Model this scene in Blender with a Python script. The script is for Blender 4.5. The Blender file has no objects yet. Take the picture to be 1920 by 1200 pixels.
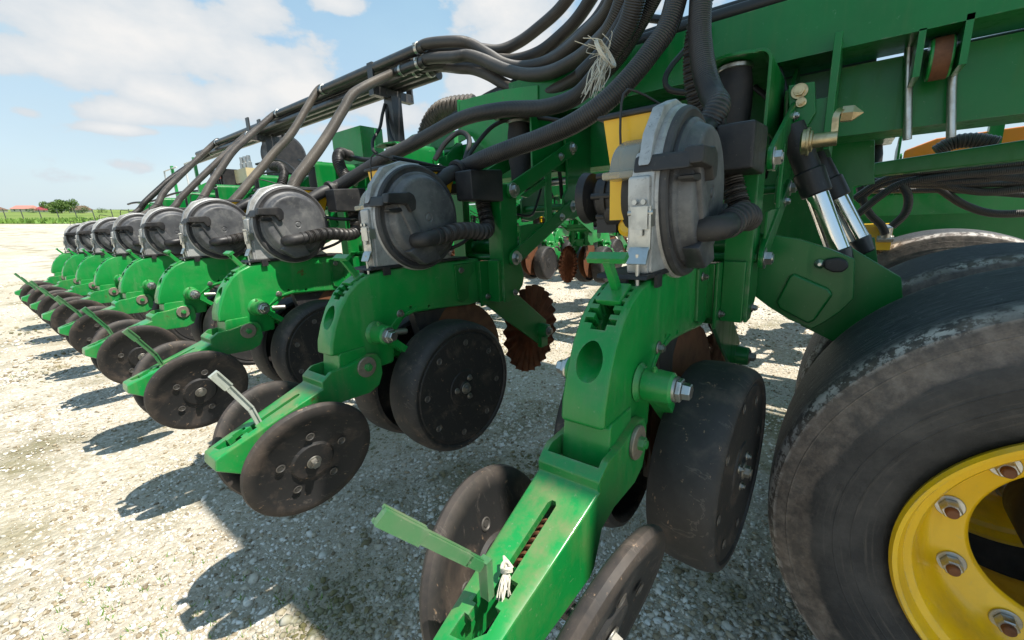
import bpy, bmesh, math, random
import numpy as np
from mathutils import Vector, Matrix, Euler
random.seed(7); RNG = np.random.default_rng(7)
SC = bpy.context.scene
COL = SC.collection
rad = math.radians

# ------------------------------------------------------------------ camera frame
F = 790.0; CX, CY = 960.0, 600.0          # focal length in photo pixels (1920 wide)
VPX, VPY, HOR = -75.0, 462.0, 393.0       # where the toolbar direction vanishes, horizon row
CAM_H = 1.07
t_ = np.array([VPX-CX, VPY-CY, F]); t_ /= np.linalg.norm(t_)
up_ = -np.array([0, F, CY-HOR]); up_ /= np.linalg.norm(up_)
x_ = np.cross(t_, up_); x_ /= np.linalg.norm(x_)
z_ = np.cross(x_, t_)
yw_ = np.cross(up_, x_)
RM = np.array([x_, t_, z_])               # camera -> machine axes
RW = np.array([x_, yw_, up_])             # camera -> world axes
TILT = math.asin(-(t_ @ up_))
MACH = Matrix.Translation((0, 0, CAM_H)) @ Matrix.Rotation(-TILT, 4, 'X')
def P(u, v, d):                            # photo ray at camera depth d -> machine coordinates
    return Vector(RM @ (np.array([(u-CX)/F, (v-CY)/F, 1.0])*d))
def PX(u, v, X):
    d = RM @ np.array([u-CX, v-CY, F]); return Vector(d*(X/d[0]))
def PY(u, v, Y):
    d = RM @ np.array([u-CX, v-CY, F]); return Vector(d*(Y/d[1]))
FWD = RW @ np.array([0, 0, 1.0]); FWD[2] = 0; FWD /= np.linalg.norm(FWD)
RGT = RW @ np.array([1.0, 0, 0])
def WP(u, depth, z=0.0):                   # world ground point at forward distance depth
    # lateral offset measured along the camera's right axis for photo column u
    return Vector((FWD*depth + RGT*((u-CX)/F*depth*1.0375)).tolist()[:2] + [z])

cam = bpy.data.cameras.new("camera"); camo = bpy.data.objects.new("camera", cam); COL.objects.link(camo)
r_, u_, b_ = RW @ np.array([1, 0, 0]), RW @ np.array([0, -1, 0]), RW @ np.array([0, 0, -1])
camo.matrix_world = Matrix(((r_[0], u_[0], b_[0], 0), (r_[1], u_[1], b_[1], 0), (r_[2], u_[2], b_[2], CAM_H), (0, 0, 0, 1)))
cam.sensor_width = 36; cam.lens = F/1920*36; cam.clip_start = 0.02; cam.clip_end = 12000
SC.camera = camo

# ------------------------------------------------------------------ light
LIGHT = Vector((-0.12, 0.46, -1.0)).normalized()      # direction the sunlight travels
sun = bpy.data.lights.new("sun", 'SUN'); sun.energy = 5.0; sun.angle = rad(0.53); sun.color = (1.0, 0.94, 0.85)
suno = bpy.data.objects.new("sun", sun); COL.objects.link(suno)
suno.rotation_euler = LIGHT.to_track_quat('-Z', 'Y').to_euler(); suno.location = (0, -20, 20)
S_EL = math.asin(-LIGHT.z); S_AZ = math.atan2(-LIGHT.x, -LIGHT.y)
SC.view_settings.view_transform = 'Standard'; SC.view_settings.look = 'None'
SC.view_settings.exposure = 0.69; SC.view_settings.gamma = 1.0

world = bpy.data.worlds.new("World"); SC.world = world; world.use_nodes = True
def make_world():
    nt = world.node_tree; nt.nodes.clear(); N = nt.nodes; Lk = nt.links.new
    out = N.new('ShaderNodeOutputWorld')
    sky = N.new('ShaderNodeTexSky'); sky.sky_type = 'NISHITA'; sky.sun_disc = False
    sky.sun_elevation = S_EL; sky.sun_rotation = S_AZ; sky.altitude = 100; sky.air_density = 1.0; sky.dust_density = .7; sky.ozone_density = 1.6
    bg = N.new('ShaderNodeBackground'); bg.inputs[1].default_value = 0.115; Lk(sky.outputs[0], bg.inputs[0])
    tc = N.new('ShaderNodeTexCoord'); sp = N.new('ShaderNodeSeparateXYZ'); Lk(tc.outputs['Generated'], sp.inputs[0])
    def M(op, a, b=None, c=None):
        n = N.new('ShaderNodeMath'); n.operation = op
        for i, q in enumerate((a, b, c)):
            if q is None: continue
            if isinstance(q, (int, float)): n.inputs[i].default_value = q
            else: Lk(q, n.inputs[i])
        return n.outputs[0]
    az = M('ARCTAN2', sp.outputs[0], sp.outputs[1]); el = M('ARCSINE', sp.outputs[2])
    blobs = [(60,110,.17,.05,1),(250,70,.22,.07,1.1),(420,110,.15,.06,1.1),(130,60,.18,.05,.9),(300,30,.2,.05,1),(330,180,.10,.045,1.2),(440,190,.12,.045,1.1),
             (560,180,.09,.05,1.2),(260,210,.10,.028,1.1),(700,200,.14,.05,1.0),(640,250,.12,.03,.8),(960,60,.17,.16,1.15),(1050,140,.16,.08,1.0),(1150,90,.2,.1,1.0),
             (630,5,.06,.02,1.0),(230,243,.07,.012,1.1),(40,208,.03,.012,.8),(130,330,.08,.02,.45),(900,170,.1,.06,1.0),(480,30,.08,.05,.8),(300,260,.2,.02,.5),(90,300,.2,.015,.4)]
    tot = None
    for (u, v, sa, se, amp) in blobs:
        d = RW @ np.array([u-CX, v-CY, F]); d /= np.linalg.norm(d)
        a0 = math.atan2(d[0], d[1]); e0 = math.asin(d[2])
        q = M('ADD', M('POWER', M('DIVIDE', M('SUBTRACT', az, a0), sa*1.0), 2.0), M('POWER', M('DIVIDE', M('SUBTRACT', el, e0), se), 2.0))
        g = M('MULTIPLY', M('EXPONENT', M('MULTIPLY', q, -1.0)), amp)
        tot = g if tot is None else M('MAXIMUM', tot, g)
    mp = N.new('ShaderNodeMapping'); mp.inputs['Scale'].default_value = (1, 1, 1.7); Lk(tc.outputs['Generated'], mp.inputs[0])
    no = N.new('ShaderNodeTexNoise'); no.inputs['Scale'].default_value = 7.5; no.inputs['Detail'].default_value = 9; no.inputs['Roughness'].default_value = .56; Lk(mp.outputs[0], no.inputs[0])
    no2 = N.new('ShaderNodeTexNoise'); no2.inputs['Scale'].default_value = 3.0; no2.inputs['Detail'].default_value = 8; no2.inputs['Roughness'].default_value = .5; Lk(mp.outputs[0], no2.inputs[0])
    dens = M('ADD', M('MULTIPLY', tot, 0.75), M('MULTIPLY', M('SUBTRACT', no.outputs[0], .5), 1.7))
    mr = N.new('ShaderNodeMapRange'); mr.interpolation_type = 'SMOOTHSTEP'; mr.inputs[1].default_value = .30; mr.inputs[2].default_value = .50; Lk(dens, mr.inputs[0])
    # thin veil that whitens the sky towards the horizon
    veil = N.new('ShaderNodeMapRange'); veil.inputs[1].default_value = 0.0; veil.inputs[2].default_value = .75; veil.inputs[3].default_value = .95; veil.inputs[4].default_value = .62; Lk(el, veil.inputs[0])
    vf = M('MINIMUM', M('MULTIPLY', veil.outputs[0], M('ADD', no2.outputs[0], .40)), 1.0)
    cr = N.new('ShaderNodeMixRGB'); cr.inputs[1].default_value = (.76, .83, .89, 1); cr.inputs[2].default_value = (1, .995, .985, 1)
    sh = N.new('ShaderNodeMapRange'); sh.inputs[1].default_value = .42; sh.inputs[2].default_value = 1.0; Lk(dens, sh.inputs[0]); Lk(sh.outputs[0], cr.inputs[0])
    bc = N.new('ShaderNodeBackground'); bc.inputs[1].default_value = .56; Lk(cr.outputs[0], bc.inputs[0])
    bv = N.new('ShaderNodeBackground'); bv.inputs[1].default_value = .57
    vc = N.new('ShaderNodeMixRGB'); vc.inputs[1].default_value = (.45, .76, .96, 1); vc.inputs[2].default_value = (.74, .88, .96, 1); Lk(veil.outputs[0], vc.inputs[0])
    vr = N.new('ShaderNodeMapRange'); vr.inputs[1].default_value = .02; vr.inputs[2].default_value = .45; vr.inputs[3].default_value = 1; vr.inputs[4].default_value = 0; Lk(el, vr.inputs[0]); Lk(vr.outputs[0], vc.inputs[0])
    Lk(vc.outputs[0], bv.inputs[0])
    mv = N.new('ShaderNodeMixShader'); Lk(vf, mv.inputs[0]); Lk(bg.outputs[0], mv.inputs[1]); Lk(bv.outputs[0], mv.inputs[2])
    ms = N.new('ShaderNodeMixShader'); Lk(mr.outputs[0], ms.inputs[0]); Lk(mv.outputs[0], ms.inputs[1]); Lk(bc.outputs[0], ms.inputs[2])
    Lk(ms.outputs[0], out.inputs[0])
make_world()

# ------------------------------------------------------------------ materials
def ramp(N, pts):
    r = N.new('ShaderNodeValToRGB'); e = r.color_ramp.elements
    while len(e) < len(pts): e.new(.5)
    for q, (p, c) in zip(e, pts):
        q.position = p; q.color = c if len(c) == 4 else (*c, 1)
    return r
def g1(v): return (v, v, v, 1)
class NT:
    def __init__(s, name):
        s.m = bpy.data.materials.new(name); s.m.use_nodes = True; s.t = s.m.node_tree
        s.N = s.t.nodes; s.b = s.N['Principled BSDF']; s.tc = s.N.new('ShaderNodeTexCoord')
        s.raw = s.tc.outputs['Object']
        oi = s.N.new('ShaderNodeObjectInfo'); vm = s.N.new('ShaderNodeVectorMath'); vm.operation = 'MULTIPLY_ADD'
        cb = s.N.new('ShaderNodeCombineXYZ'); s.L(oi.outputs['Random'], cb.inputs[0]); s.L(oi.outputs['Random'], cb.inputs[1])
        s.L(cb.outputs[0], vm.inputs[0]); vm.inputs[1].default_value = (37.0, -23.0, 0); s.L(s.raw, vm.inputs[2]); s.o = vm.outputs[0]
    def L(s, a, b): s.t.links.new(a, b)
    def noise(s, scale, detail=4, rough=.55, vec=None, stretch=None, dist=0):
        n = s.N.new('ShaderNodeTexNoise'); n.inputs['Scale'].default_value = scale; n.inputs['Detail'].default_value = detail
        n.inputs['Roughness'].default_value = rough; n.inputs['Distortion'].default_value = dist
        v = vec or s.o
        if stretch:
            mp = s.N.new('ShaderNodeMapping'); mp.inputs['Scale'].default_value = stretch; s.L(v, mp.inputs[0]); v = mp.outputs[0]
        s.L(v, n.inputs['Vector']); return n.outputs[0]
    def ramp(s, fac, pts):
        r = ramp(s.N, pts); s.L(fac, r.inputs[0]); return r.outputs[0]
    def math(s, op, a, b=None):
        n = s.N.new('ShaderNodeMath'); n.operation = op
        for i, q in enumerate((a, b)):
            if q is None: continue
            if isinstance(q, (int, float)): n.inputs[i].default_value = q
            else: s.L(q, n.inputs[i])
        return n.outputs[0]
    def mix(s, fac, a, b, mode='MIX'):
        n = s.N.new('ShaderNodeMixRGB'); n.blend_type = mode
        for i, q in enumerate((fac, a, b)):
            if isinstance(q, (int, float)): n.inputs[i].default_value = q
            elif isinstance(q, tuple): n.inputs[i].default_value = q if len(q) == 4 else (*q, 1)
            else: s.L(q, n.inputs[i])
        return n.outputs[0]
    def upness(s):
        g = s.N.new('ShaderNodeNewGeometry'); sp = s.N.new('ShaderNodeSeparateXYZ'); s.L(g.outputs['Normal'], sp.inputs[0]); return sp.outputs[2]
    def bump(s, h, strength=.3, dist=.002):
        n = s.N.new('ShaderNodeBump'); n.inputs['Strength'].default_value = strength; n.inputs['Distance'].default_value = dist
        s.L(h, n.inputs['Height']); s.L(n.outputs[0], s.b.inputs['Normal']); return n
    def set(s, col=None, rough=None, metal=None, spec=None, coat=None):
        for k, q in (('Base Color', col), ('Roughness', rough), ('Metallic', metal), ('Specular IOR Level', spec), ('Coat Weight', coat)):
            if q is None: continue
            i = s.b.inputs[k]
            if isinstance(q, (int, float)): i.default_value = q
            elif isinstance(q, tuple): i.default_value = q if len(q) == 4 else (*q, 1)
            else: s.L(q, i)
        return s.m
def paint(name, c, c2, dust=(.22, .19, .14), rust=(.10, .04, .015), dustamt=.5, rough=.33, rustcut=.70, chips=True, coat=.30, spec=.5):
    n = NT(name)
    base = n.mix(n.ramp(n.noise(6, 5), [(.35, g1(0)), (.7, g1(1))]), c, c2)
    d = n.ramp(n.noise(14, 8, .68), [(.45, g1(0)), (.75, g1(1))])
    upn = n.ramp(n.upness(), [(.0, g1(.25)), (.9, g1(1))])
    df = n.math('MULTIPLY', n.math('MULTIPLY', d, upn), dustamt)
    col = n.mix(df, base, dust)
    # fine speckle and vertical run streaks of dirt
    st = n.ramp(n.noise(30, 5, .6, stretch=(1, 1, .12)), [(.52, g1(0)), (.74, g1(1))])
    col = n.mix(n.math('MULTIPLY', st, .22*dustamt+.04), col, dust)
    sp = n.ramp(n.noise(140, 3, .7), [(.66, g1(0)), (.72, g1(1))])
    col = n.mix(n.math('MULTIPLY', sp, .35*dustamt), col, (.35, .33, .26))
    rn = n.ramp(n.noise(9, 9, .72), [(rustcut, g1(0)), (rustcut+.03, g1(1))])
    if chips: col = n.mix(n.math('MULTIPLY', rn, .8), col, rust)
    sc = n.ramp(n.noise(55, 4, .6, stretch=(.25, 1.2, 1.0), dist=.6), [(.69, g1(0)), (.70, g1(1)), (.715, g1(0))])
    col = n.mix(n.math('MULTIPLY', sc, .35), col, (.32, .40, .30))
    if chips:
        bvn = n.N.new('ShaderNodeBevel'); bvn.samples = 3; bvn.inputs['Radius'].default_value = .006
        gm = n.N.new('ShaderNodeNewGeometry'); dp = n.N.new('ShaderNodeVectorMath'); dp.operation = 'DOT_PRODUCT'; n.L(bvn.outputs[0], dp.inputs[0]); n.L(gm.outputs['Normal'], dp.inputs[1])
        ed = n.ramp(dp.outputs['Value'], [(.80, g1(1)), (.985, g1(0))])
        ew = n.math('MULTIPLY', ed, n.ramp(n.noise(26, 7, .72), [(.48, g1(0)), (.62, g1(1))]))
        col = n.mix(n.math('MULTIPLY', ew, .75), col, (.20, .22, .15))
        rs_ = n.math('MULTIPLY', ed, n.ramp(n.noise(11, 8, .75), [(.60, g1(0)), (.66, g1(1))]))
        col = n.mix(n.math('MULTIPLY', rs_, .85), col, (.13, .065, .03))
    r = n.math('ADD', n.math('MULTIPLY', n.math('ADD', df, st), .28), rough)
    n.bump(n.noise(60, 3, .5), .06, .002)
    n.b.inputs['Coat Roughness'].default_value = .12
    return n.set(col, r, 0, spec, coat)
M_GREEN = paint('green_paint', (.003, .215, .036), (.008, .26, .046), dustamt=.50, coat=.2, spec=.42, rustcut=.665)
M_ARM = paint('green_paint_soiled', (.004, .205, .038), (.009, .25, .048), dust=(.20, .17, .075), dustamt=.95, rustcut=.655)
M_GREEN_D = paint('green_paint_frame', (.001, .135, .022), (.002, .165, .030), dustamt=.16, rough=.30, rustcut=.74, coat=.10, spec=.38)
M_GREEN_L = paint('green_paint_lever', (.02, .15, .045), (.05, .17, .06), dustamt=.8, rough=.45)
M_GREY_L = paint('bare_lever_paint', (.42, .44, .40), (.32, .35, .30), dustamt=.5, rough=.4, rustcut=.72)
M_YELLOW = paint('yellow_paint', (.88, .53, .006), (.80, .45, .005), dust=(.25, .16, .06), rust=(.12, .04, .01), dustamt=.42, rough=.35, rustcut=.68)
M_HOPPER = paint('yellow_plastic', (.80, .47, .01), (.74, .42, .01), dust=(.4, .3, .15), dustamt=.25, rough=.4, chips=False)
M_TAN = paint('tan_paint', (.62, .50, .27), (.55, .45, .25), dustamt=.3, chips=False)
M_ORANGE = paint('orange_paint', (.75, .22, .01), (.65, .2, .01), dustamt=.2, chips=False)
M_BLACKP = paint('black_steel_paint', (.012, .013, .015), (.022, .022, .024), dust=(.16, .13, .10), dustamt=.6, rough=.4, rustcut=.75)

def rubber(name, c=(.016, .016, .018), dust=(.13, .105, .085), amt=.5, rough=.62):
    n = NT(name)
    d = n.ramp(n.noise(11, 8, .7), [(.42, g1(0)), (.72, g1(1))])
    col = n.mix(n.math('MULTIPLY', d, amt), c, dust)
    sp = n.ramp(n.noise(160, 2, .6), [(.68, g1(0)), (.74, g1(1))])
    col = n.mix(n.math('MULTIPLY', sp, .5*amt), col, (.32, .28, .22))
    sc = n.ramp(n.noise(35, 3, .6, stretch=(3.2, .5, .6), dist=.8), [(.66, g1(0)), (.675, g1(1)), (.70, g1(0))])
    col = n.mix(n.math('MULTIPLY', sc, .5*amt), col, (.25, .21, .17))
    n.bump(n.noise(120, 4, .6), .15, .001)
    return n.set(col, n.math('ADD', n.math('MULTIPLY', d, .25), rough), 0, .4)
M_RUBBER = rubber('black_rubber', amt=.30)
M_RUBBER_W = rubber('worn_rubber', (.022, .020, .019), (.20, .15, .115), amt=.75, rough=.7)
M_PLASTIC = rubber('black_plastic', (.017, .017, .019), (.10, .09, .08), amt=.30, rough=.42)

def wheel_face(name, r0, r1, dust, amt):
    # rubber closing wheel: dark moulded face, dusty worn rim (distance from the axle)
    n = NT(name)
    ln = n.N.new('ShaderNodeVectorMath'); ln.operation = 'LENGTH'; n.L(n.raw, ln.inputs[0])
    rr = ln.outputs['Value']
    wob = n.math('ADD', rr, n.math('MULTIPLY', n.math('SUBTRACT', n.noise(14, 6, .7), .5), .035))
    mr = n.N.new('ShaderNodeMapRange'); mr.inputs[1].default_value = r0; mr.inputs[2].default_value = r1; n.L(wob, mr.inputs[0])
    d = n.ramp(n.noise(16, 8, .72), [(.40, g1(.25)), (.70, g1(1))])
    f = n.math('MULTIPLY', n.math('MULTIPLY', mr.outputs[0], d), amt)
    col = n.mix(f, (.018, .0175, .0175), dust)
    smear = n.ramp(n.noise(13, 7, .62, dist=.4), [(.54, g1(0)), (.70, g1(1))])
    col = n.mix(n.math('MULTIPLY', smear, .40), col, (.15, .11, .085))
    ch = n.ramp(n.noise(90, 5, .74, stretch=(1, 1, .5)), [(.635, g1(0)), (.68, g1(1))])
    scr = n.ramp(n.noise(30, 4, .65, stretch=(2.6, .25, .7), dist=.25), [(.62, g1(0)), (.635, g1(1)), (.66, g1(0))])
    col = n.mix(n.math('MULTIPLY', scr, .22), col, (.24, .20, .17))
    col = n.mix(n.math('MULTIPLY', ch, .55), col, (.36, .24, .15))
    n.bump(n.noise(90, 5, .6), .2, .0012)
    return n.set(col, .62, 0, .4)
M_CW = wheel_face('closing_wheel_rubber', .118, .175, (.17, .125, .095), .7)
M_GW = wheel_face('gauge_wheel_rubber', .17, .25, (.11, .10, .095), .55)

def big_tyre():
    n = NT('road_tyre_rubber'); k = TYK
    sp = n.N.new('ShaderNodeSeparateXYZ'); n.L(n.raw, sp.inputs[0])
    rr = n.math('MULTIPLY', n.math('SQRT', n.math('ADD', n.math('POWER', sp.outputs[1], 2.0), n.math('POWER', sp.outputs[2], 2.0))), 1/k)
    ang = n.math('ARCTAN2', sp.outputs[1], sp.outputs[2])
    wob = n.math('ADD', rr, n.math('MULTIPLY', n.math('SUBTRACT', n.noise(5, 8, .68, vec=n.raw), .5), .055))
    base = n.mix(n.ramp(n.noise(9, 8, .7), [(.4, g1(0)), (.7, g1(1))]), (.024, .023, .024), (.070, .064, .060))
    # caked dry mud on the outer half of the sidewall, with a ragged inner edge
    mud = n.ramp(wob, [(.338, g1(0)), (.341, g1(.85)), (.40, g1(.9)), (.404, g1(.3))])
    mtex = n.ramp(n.noise(38, 8, .72), [(.32, (.075, .061, .052, 1)), (.50, (.150, .118, .097, 1)), (.70, (.23, .19, .16, 1))])
    patch = n.ramp(n.noise(17, 8, .7), [(.40, g1(.35)), (.54, g1(1))])
    col = n.mix(n.math('MULTIPLY', mud, patch), base, mtex)
    cb2 = n.N.new('ShaderNodeCombineXYZ'); n.L(n.math('MULTIPLY', ang, .5), cb2.inputs[0]); n.L(n.math('MULTIPLY', rr, 40.0), cb2.inputs[1])
    rl = n.ramp(n.noise(3, 6, .7, vec=cb2.outputs[0]), [(.55, g1(0)), (.70, g1(1))])
    col = n.mix(n.math('MULTIPLY', rl, .35), col, (.16, .13, .105))
    sh = n.ramp(rr, [(.388, g1(0)), (.397, g1(1)), (.404, g1(1)), (.407, g1(0))])
    chip = n.ramp(n.noise(48, 8, .74), [(.47, g1(0)), (.53, g1(1))])
    col = n.mix(n.math('MULTIPLY', n.math('MULTIPLY', sh, chip), n.ramp(n.noise(6, 4, .6), [(.38, g1(.35)), (.52, g1(1))])), col, (.55, .51, .47))
    tr = n.ramp(rr, [(.4015, g1(0)), (.4045, g1(1))])
    cb = n.N.new('ShaderNodeCombineXYZ'); n.L(n.math('MULTIPLY', ang, 1.6), cb.inputs[0]); n.L(n.math('MULTIPLY', sp.outputs[0], 46.0), cb.inputs[1])
    st = n.noise(5, 8, .78, vec=cb.outputs[0])
    stc = n.ramp(st, [(.36, (.010, .011, .014, 1)), (.47, (.032, .036, .046, 1)), (.56, (.085, .092, .108, 1)), (.67, (.23, .23, .235, 1))])
    spk = n.ramp(n.noise(110, 4, .72), [(.64, g1(0)), (.69, g1(1))])
    stc = n.mix(n.math('MULTIPLY', spk, .75), stc, (.45, .43, .40))
    col = n.mix(tr, col, stc)
    # moulded rings of the sidewall
    rings = None
    for rc in (.283, .306, .372):
        q = n.math('SUBTRACT', 1.0, n.math('MINIMUM', n.math('MULTIPLY', n.math('ABSOLUTE', n.math('SUBTRACT', rr, rc)), 700.0), 1.0))
        rings = q if rings is None else n.math('MAXIMUM', rings, q)
    hb = n.math('ADD', n.math('MULTIPLY', tr, n.math('MULTIPLY', st, 3.0)), n.math('ADD', n.math('MULTIPLY', n.noise(60, 8, .72), .9), n.math('MULTIPLY', rings, .3)))
    n.bump(hb, .65, .004)
    return n.set(col, .56, 0, .45)
TYK = 0.475/0.40
M_TYRE = big_tyre()

def metal(name, c, rough=.35, dirt=(.12, .09, .06), amt=.4, met=1.0, scale=30):
    n = NT(name); d = n.ramp(n.noise(scale, 6, .65), [(.45, g1(0)), (.75, g1(1))])
    col = n.mix(n.math('MULTIPLY', d, amt), c, dirt)
    n.bump(n.noise(200, 3, .6), .08, .0005)
    return n.set(col, n.math('ADD', n.math('MULTIPLY', d, .3), rough), met, .5)
M_ZINC = metal('zinc_steel', (.52, .52, .50), .32)
M_BOLT = metal('dirty_bolt_steel', (.36, .35, .32), .42, amt=.6)
M_FBOLT = metal('recessed_bolt_steel', (.16, .15, .14), .5, (.05, .045, .04), .7, met=.8)
M_GOLD = metal('yellow_zinc', (.55, .45, .27), .35, amt=.5)
M_CHROME = metal('chrome_rod', (.78, .78, .78), .07, amt=.05)
M_RUST = metal('rusty_disc_steel', (.20, .082, .038), .6, (.06, .03, .02), .75, met=.35, scale=18)
M_RUSTO = metal('orange_rust', (.42, .16, .06), .7, (.22, .085, .035), .7, met=.1, scale=12)
M_WASHER = metal('stained_washer', (.33, .29, .23), .5, (.14, .09, .055), .7, met=.7)
def cast_alu():
    n = NT('cast_aluminium'); d = n.ramp(n.noise(8, 7, .65), [(.40, g1(0)), (.68, g1(1))])
    col = n.mix(d, (.50, .50, .49), (.20, .196, .188))
    sp = n.ramp(n.noise(150, 3, .7), [(.6, g1(0)), (.7, g1(1))]); col = n.mix(n.math('MULTIPLY', sp, .4), col, (.05, .05, .05))
    n.bump(n.noise(170, 4, .7), .35, .0012)
    return n.set(col, .55, .55, .5)
M_ALU = cast_alu()
def lid_mat():
    n = NT('grey_lid_plastic')
    a = n.noise(7, 6, .6, dist=.3); b = n.noise(26, 7, .7)
    col = n.ramp(a, [(.32, (.028, .029, .033, 1)), (.50, (.070, .072, .078, 1)), (.72, (.165, .165, .163, 1))])
    col = n.mix(n.math('MULTIPLY', n.ramp(b, [(.5, g1(0)), (.75, g1(1))]), .5), col, (.23, .225, .212))
    sc = n.ramp(n.noise(40, 3, .6, stretch=(.6, 1, 2.5), dist=.8), [(.67, g1(0)), (.68, g1(1)), (.70, g1(0))])
    col = n.mix(n.math('MULTIPLY', sc, .3), col, (.3, .3, .3))
    n.bump(n.noise(110, 4, .6), .06, .0008)
    return n.set(col, n.math('ADD', n.math('MULTIPLY', b, .25), .38), 0, .45)
M_LID = lid_mat()
M_LIDE = rubber('lid_edge_plastic', (.034, .034, .037), (.14, .13, .12), .5, .5)
def hose_mat(name, c, c2, amt):
    n = NT(name); uv = n.tc.outputs['UV']
    w = n.N.new('ShaderNodeTexWave'); w.wave_type = 'BANDS'; w.bands_direction = 'Y'; w.inputs['Scale'].default_value = 55; w.inputs['Distortion'].default_value = .3; n.L(uv, w.inputs[0])
    d = n.ramp(n.noise(7, 6, .65), [(.35, g1(0)), (.68, g1(1))])
    up = n.ramp(n.upness(), [(.2, g1(.25)), (.95, g1(1))])
    col = n.mix(n.math('MULTIPLY', n.math('MULTIPLY', d, up), amt), c, c2)
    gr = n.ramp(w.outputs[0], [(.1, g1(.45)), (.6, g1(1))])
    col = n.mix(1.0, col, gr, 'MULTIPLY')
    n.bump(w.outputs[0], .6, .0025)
    return n.set(col, .42, 0, .45)
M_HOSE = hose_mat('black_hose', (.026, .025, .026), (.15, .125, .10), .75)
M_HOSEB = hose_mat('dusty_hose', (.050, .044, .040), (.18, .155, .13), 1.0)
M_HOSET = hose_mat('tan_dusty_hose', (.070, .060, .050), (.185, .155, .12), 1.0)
def flat(name, c, rough=.5, metal=0, trans=0):
    n = NT(name); d = n.noise(40, 5, .6)
    col = n.mix(n.math('MULTIPLY', d, .25), c, tuple(q*.55 for q in c)); n.set(col, rough, metal)
    if trans: n.b.inputs['Transmission Weight'].default_value = trans
    return n.m
M_CABLE = flat('cable_rubber', (.018, .018, .018), .5)
M_TWINE = flat('pale_twine', (.62, .57, .47), .9)
M_WHITE = flat('white_plastic', (.62, .62, .60), .45)
M_CLEAR = flat('clear_dusty_plastic', (.80, .76, .62), .25, 0, .7)
M_RED = flat('red_label', (.45, .09, .06), .5)
M_REDROOF = flat('red_roof', (.28, .045, .05), .7)
M_PINKROOF = flat('pink_roof', (.45, .20, .16), .8)
M_BROWNROOF = flat('brown_roof', (.20, .12, .09), .8)
M_WALL = flat('pale_wall', (.62, .58, .50), .8)
M_POST = flat('fence_post', (.07, .075, .075), .7)
M_BARK = flat('bark', (.08, .06, .045), .9)
def leaf(name, c, c2):
    n = NT(name)
    col = n.mix(n.ramp(n.noise(.6, 5, .6), [(.35, g1(0)), (.65, g1(1))]), c, c2)
    n.set(col, .7); n.b.inputs['Subsurface Weight'].default_value = 0
    return n.m
M_LEAF = leaf('leaves', (.050, .115, .018), (.11, .17, .03))
M_LEAF2 = leaf('leaves_dark', (.035, .085, .022), (.07, .12, .03))
M_WEED = leaf('weed_leaves', (.10, .22, .03), (.19, .30, .05))

def ground_mat():
    n = NT('pale_gravel_yard')
    v1 = n.N.new('ShaderNodeTexVoronoi'); v1.inputs['Scale'].default_value = 55; n.L(n.o, v1.inputs['Vector'])
    v2 = n.N.new('ShaderNodeTexVoronoi'); v2.inputs['Scale'].default_value = 130; n.L(n.o, v2.inputs['Vector'])
    sp = n.N.new('ShaderNodeSeparateColor'); n.L(v1.outputs['Color'], sp.inputs[0])
    col = n.ramp(sp.outputs[0], [(.0, (.48, .43, .34, 1)), (.5, (.66, .61, .52, 1)), (1, (.80, .76, .68, 1))])
    col = n.mix(n.ramp(v2.outputs['Distance'], [(.0, g1(0)), (.6, g1(.35))]), col, (.22, .185, .13))
    big = n.noise(.55, 7, .62)
    col = n.mix(n.ramp(big, [(.45, g1(0)), (.70, g1(.48))]), col, (.32, .255, .155))
    mos = n.noise(1.3, 7, .66)
    col = n.mix(n.ramp(mos, [(.52, g1(0)), (.66, g1(.85))]), col, (.12, .11, .04))
    wl = n.noise(.09, 6, .6, stretch=(.25, 1, 1))
    col = n.mix(n.ramp(wl, [(.42, g1(0)), (.62, g1(.50))]), col, (.44, .385, .29))
    col = n.mix(n.ramp(n.noise(.35, 8, .7), [(.50, g1(0)), (.68, g1(.40))]), col, (.30, .27, .13))
    h = n.math('ADD', n.math('MULTIPLY', v1.outputs['Distance'], -1.0), n.math('MULTIPLY', n.noise(220, 5, .7), .6))
    n.bump(h, .8, .012)
    return n.set(col, .9, 0, .2)
M_GROUND = ground_mat()
def stone_mat():
    n = NT('limestone_chips')
    at = n.N.new('ShaderNodeAttribute'); at.attribute_name = 'tone'
    col = n.ramp(at.outputs['Fac'], [(0, (.14, .105, .06, 1)), (.16, (.36, .29, .19, 1)), (.34, (.57, .51, .41, 1)), (.7, (.72, .69, .62, 1)), (1, (.86, .84, .79, 1))])
    col = n.mix(n.math('MULTIPLY', n.noise(90, 4, .6), .3), col, (.38, .34, .27))
    col = n.mix(n.ramp(n.noise(.8, 7, .66), [(.52, g1(0)), (.68, g1(.60))]), col, (.26, .205, .11))
    col = n.mix(n.ramp(n.noise(1.3, 7, .66), [(.54, g1(0)), (.66, g1(.85))]), col, (.11, .105, .035))
    n.bump(n.noise(300, 4, .7), .4, .001)
    return n.set(col, .88, 0, .25)
M_STONE = stone_mat()
def grass_mat():
    n = NT('grass_field_surface')
    a = n.noise(.12, 6, .6, stretch=(1, 1, 1)); b = n.noise(.9, 6, .7)
    col = n.ramp(a, [(.35, (.10, .19, .03, 1)), (.55, (.20, .24, .07, 1)), (.7, (.33, .31, .14, 1))])
    col = n.mix(n.math('MULTIPLY', b, .5), col, (.07, .14, .025))
    n.bump(b, .6, .15)
    return n.set(col, .9, 0, .1)
M_GRASS = grass_mat()

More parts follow.
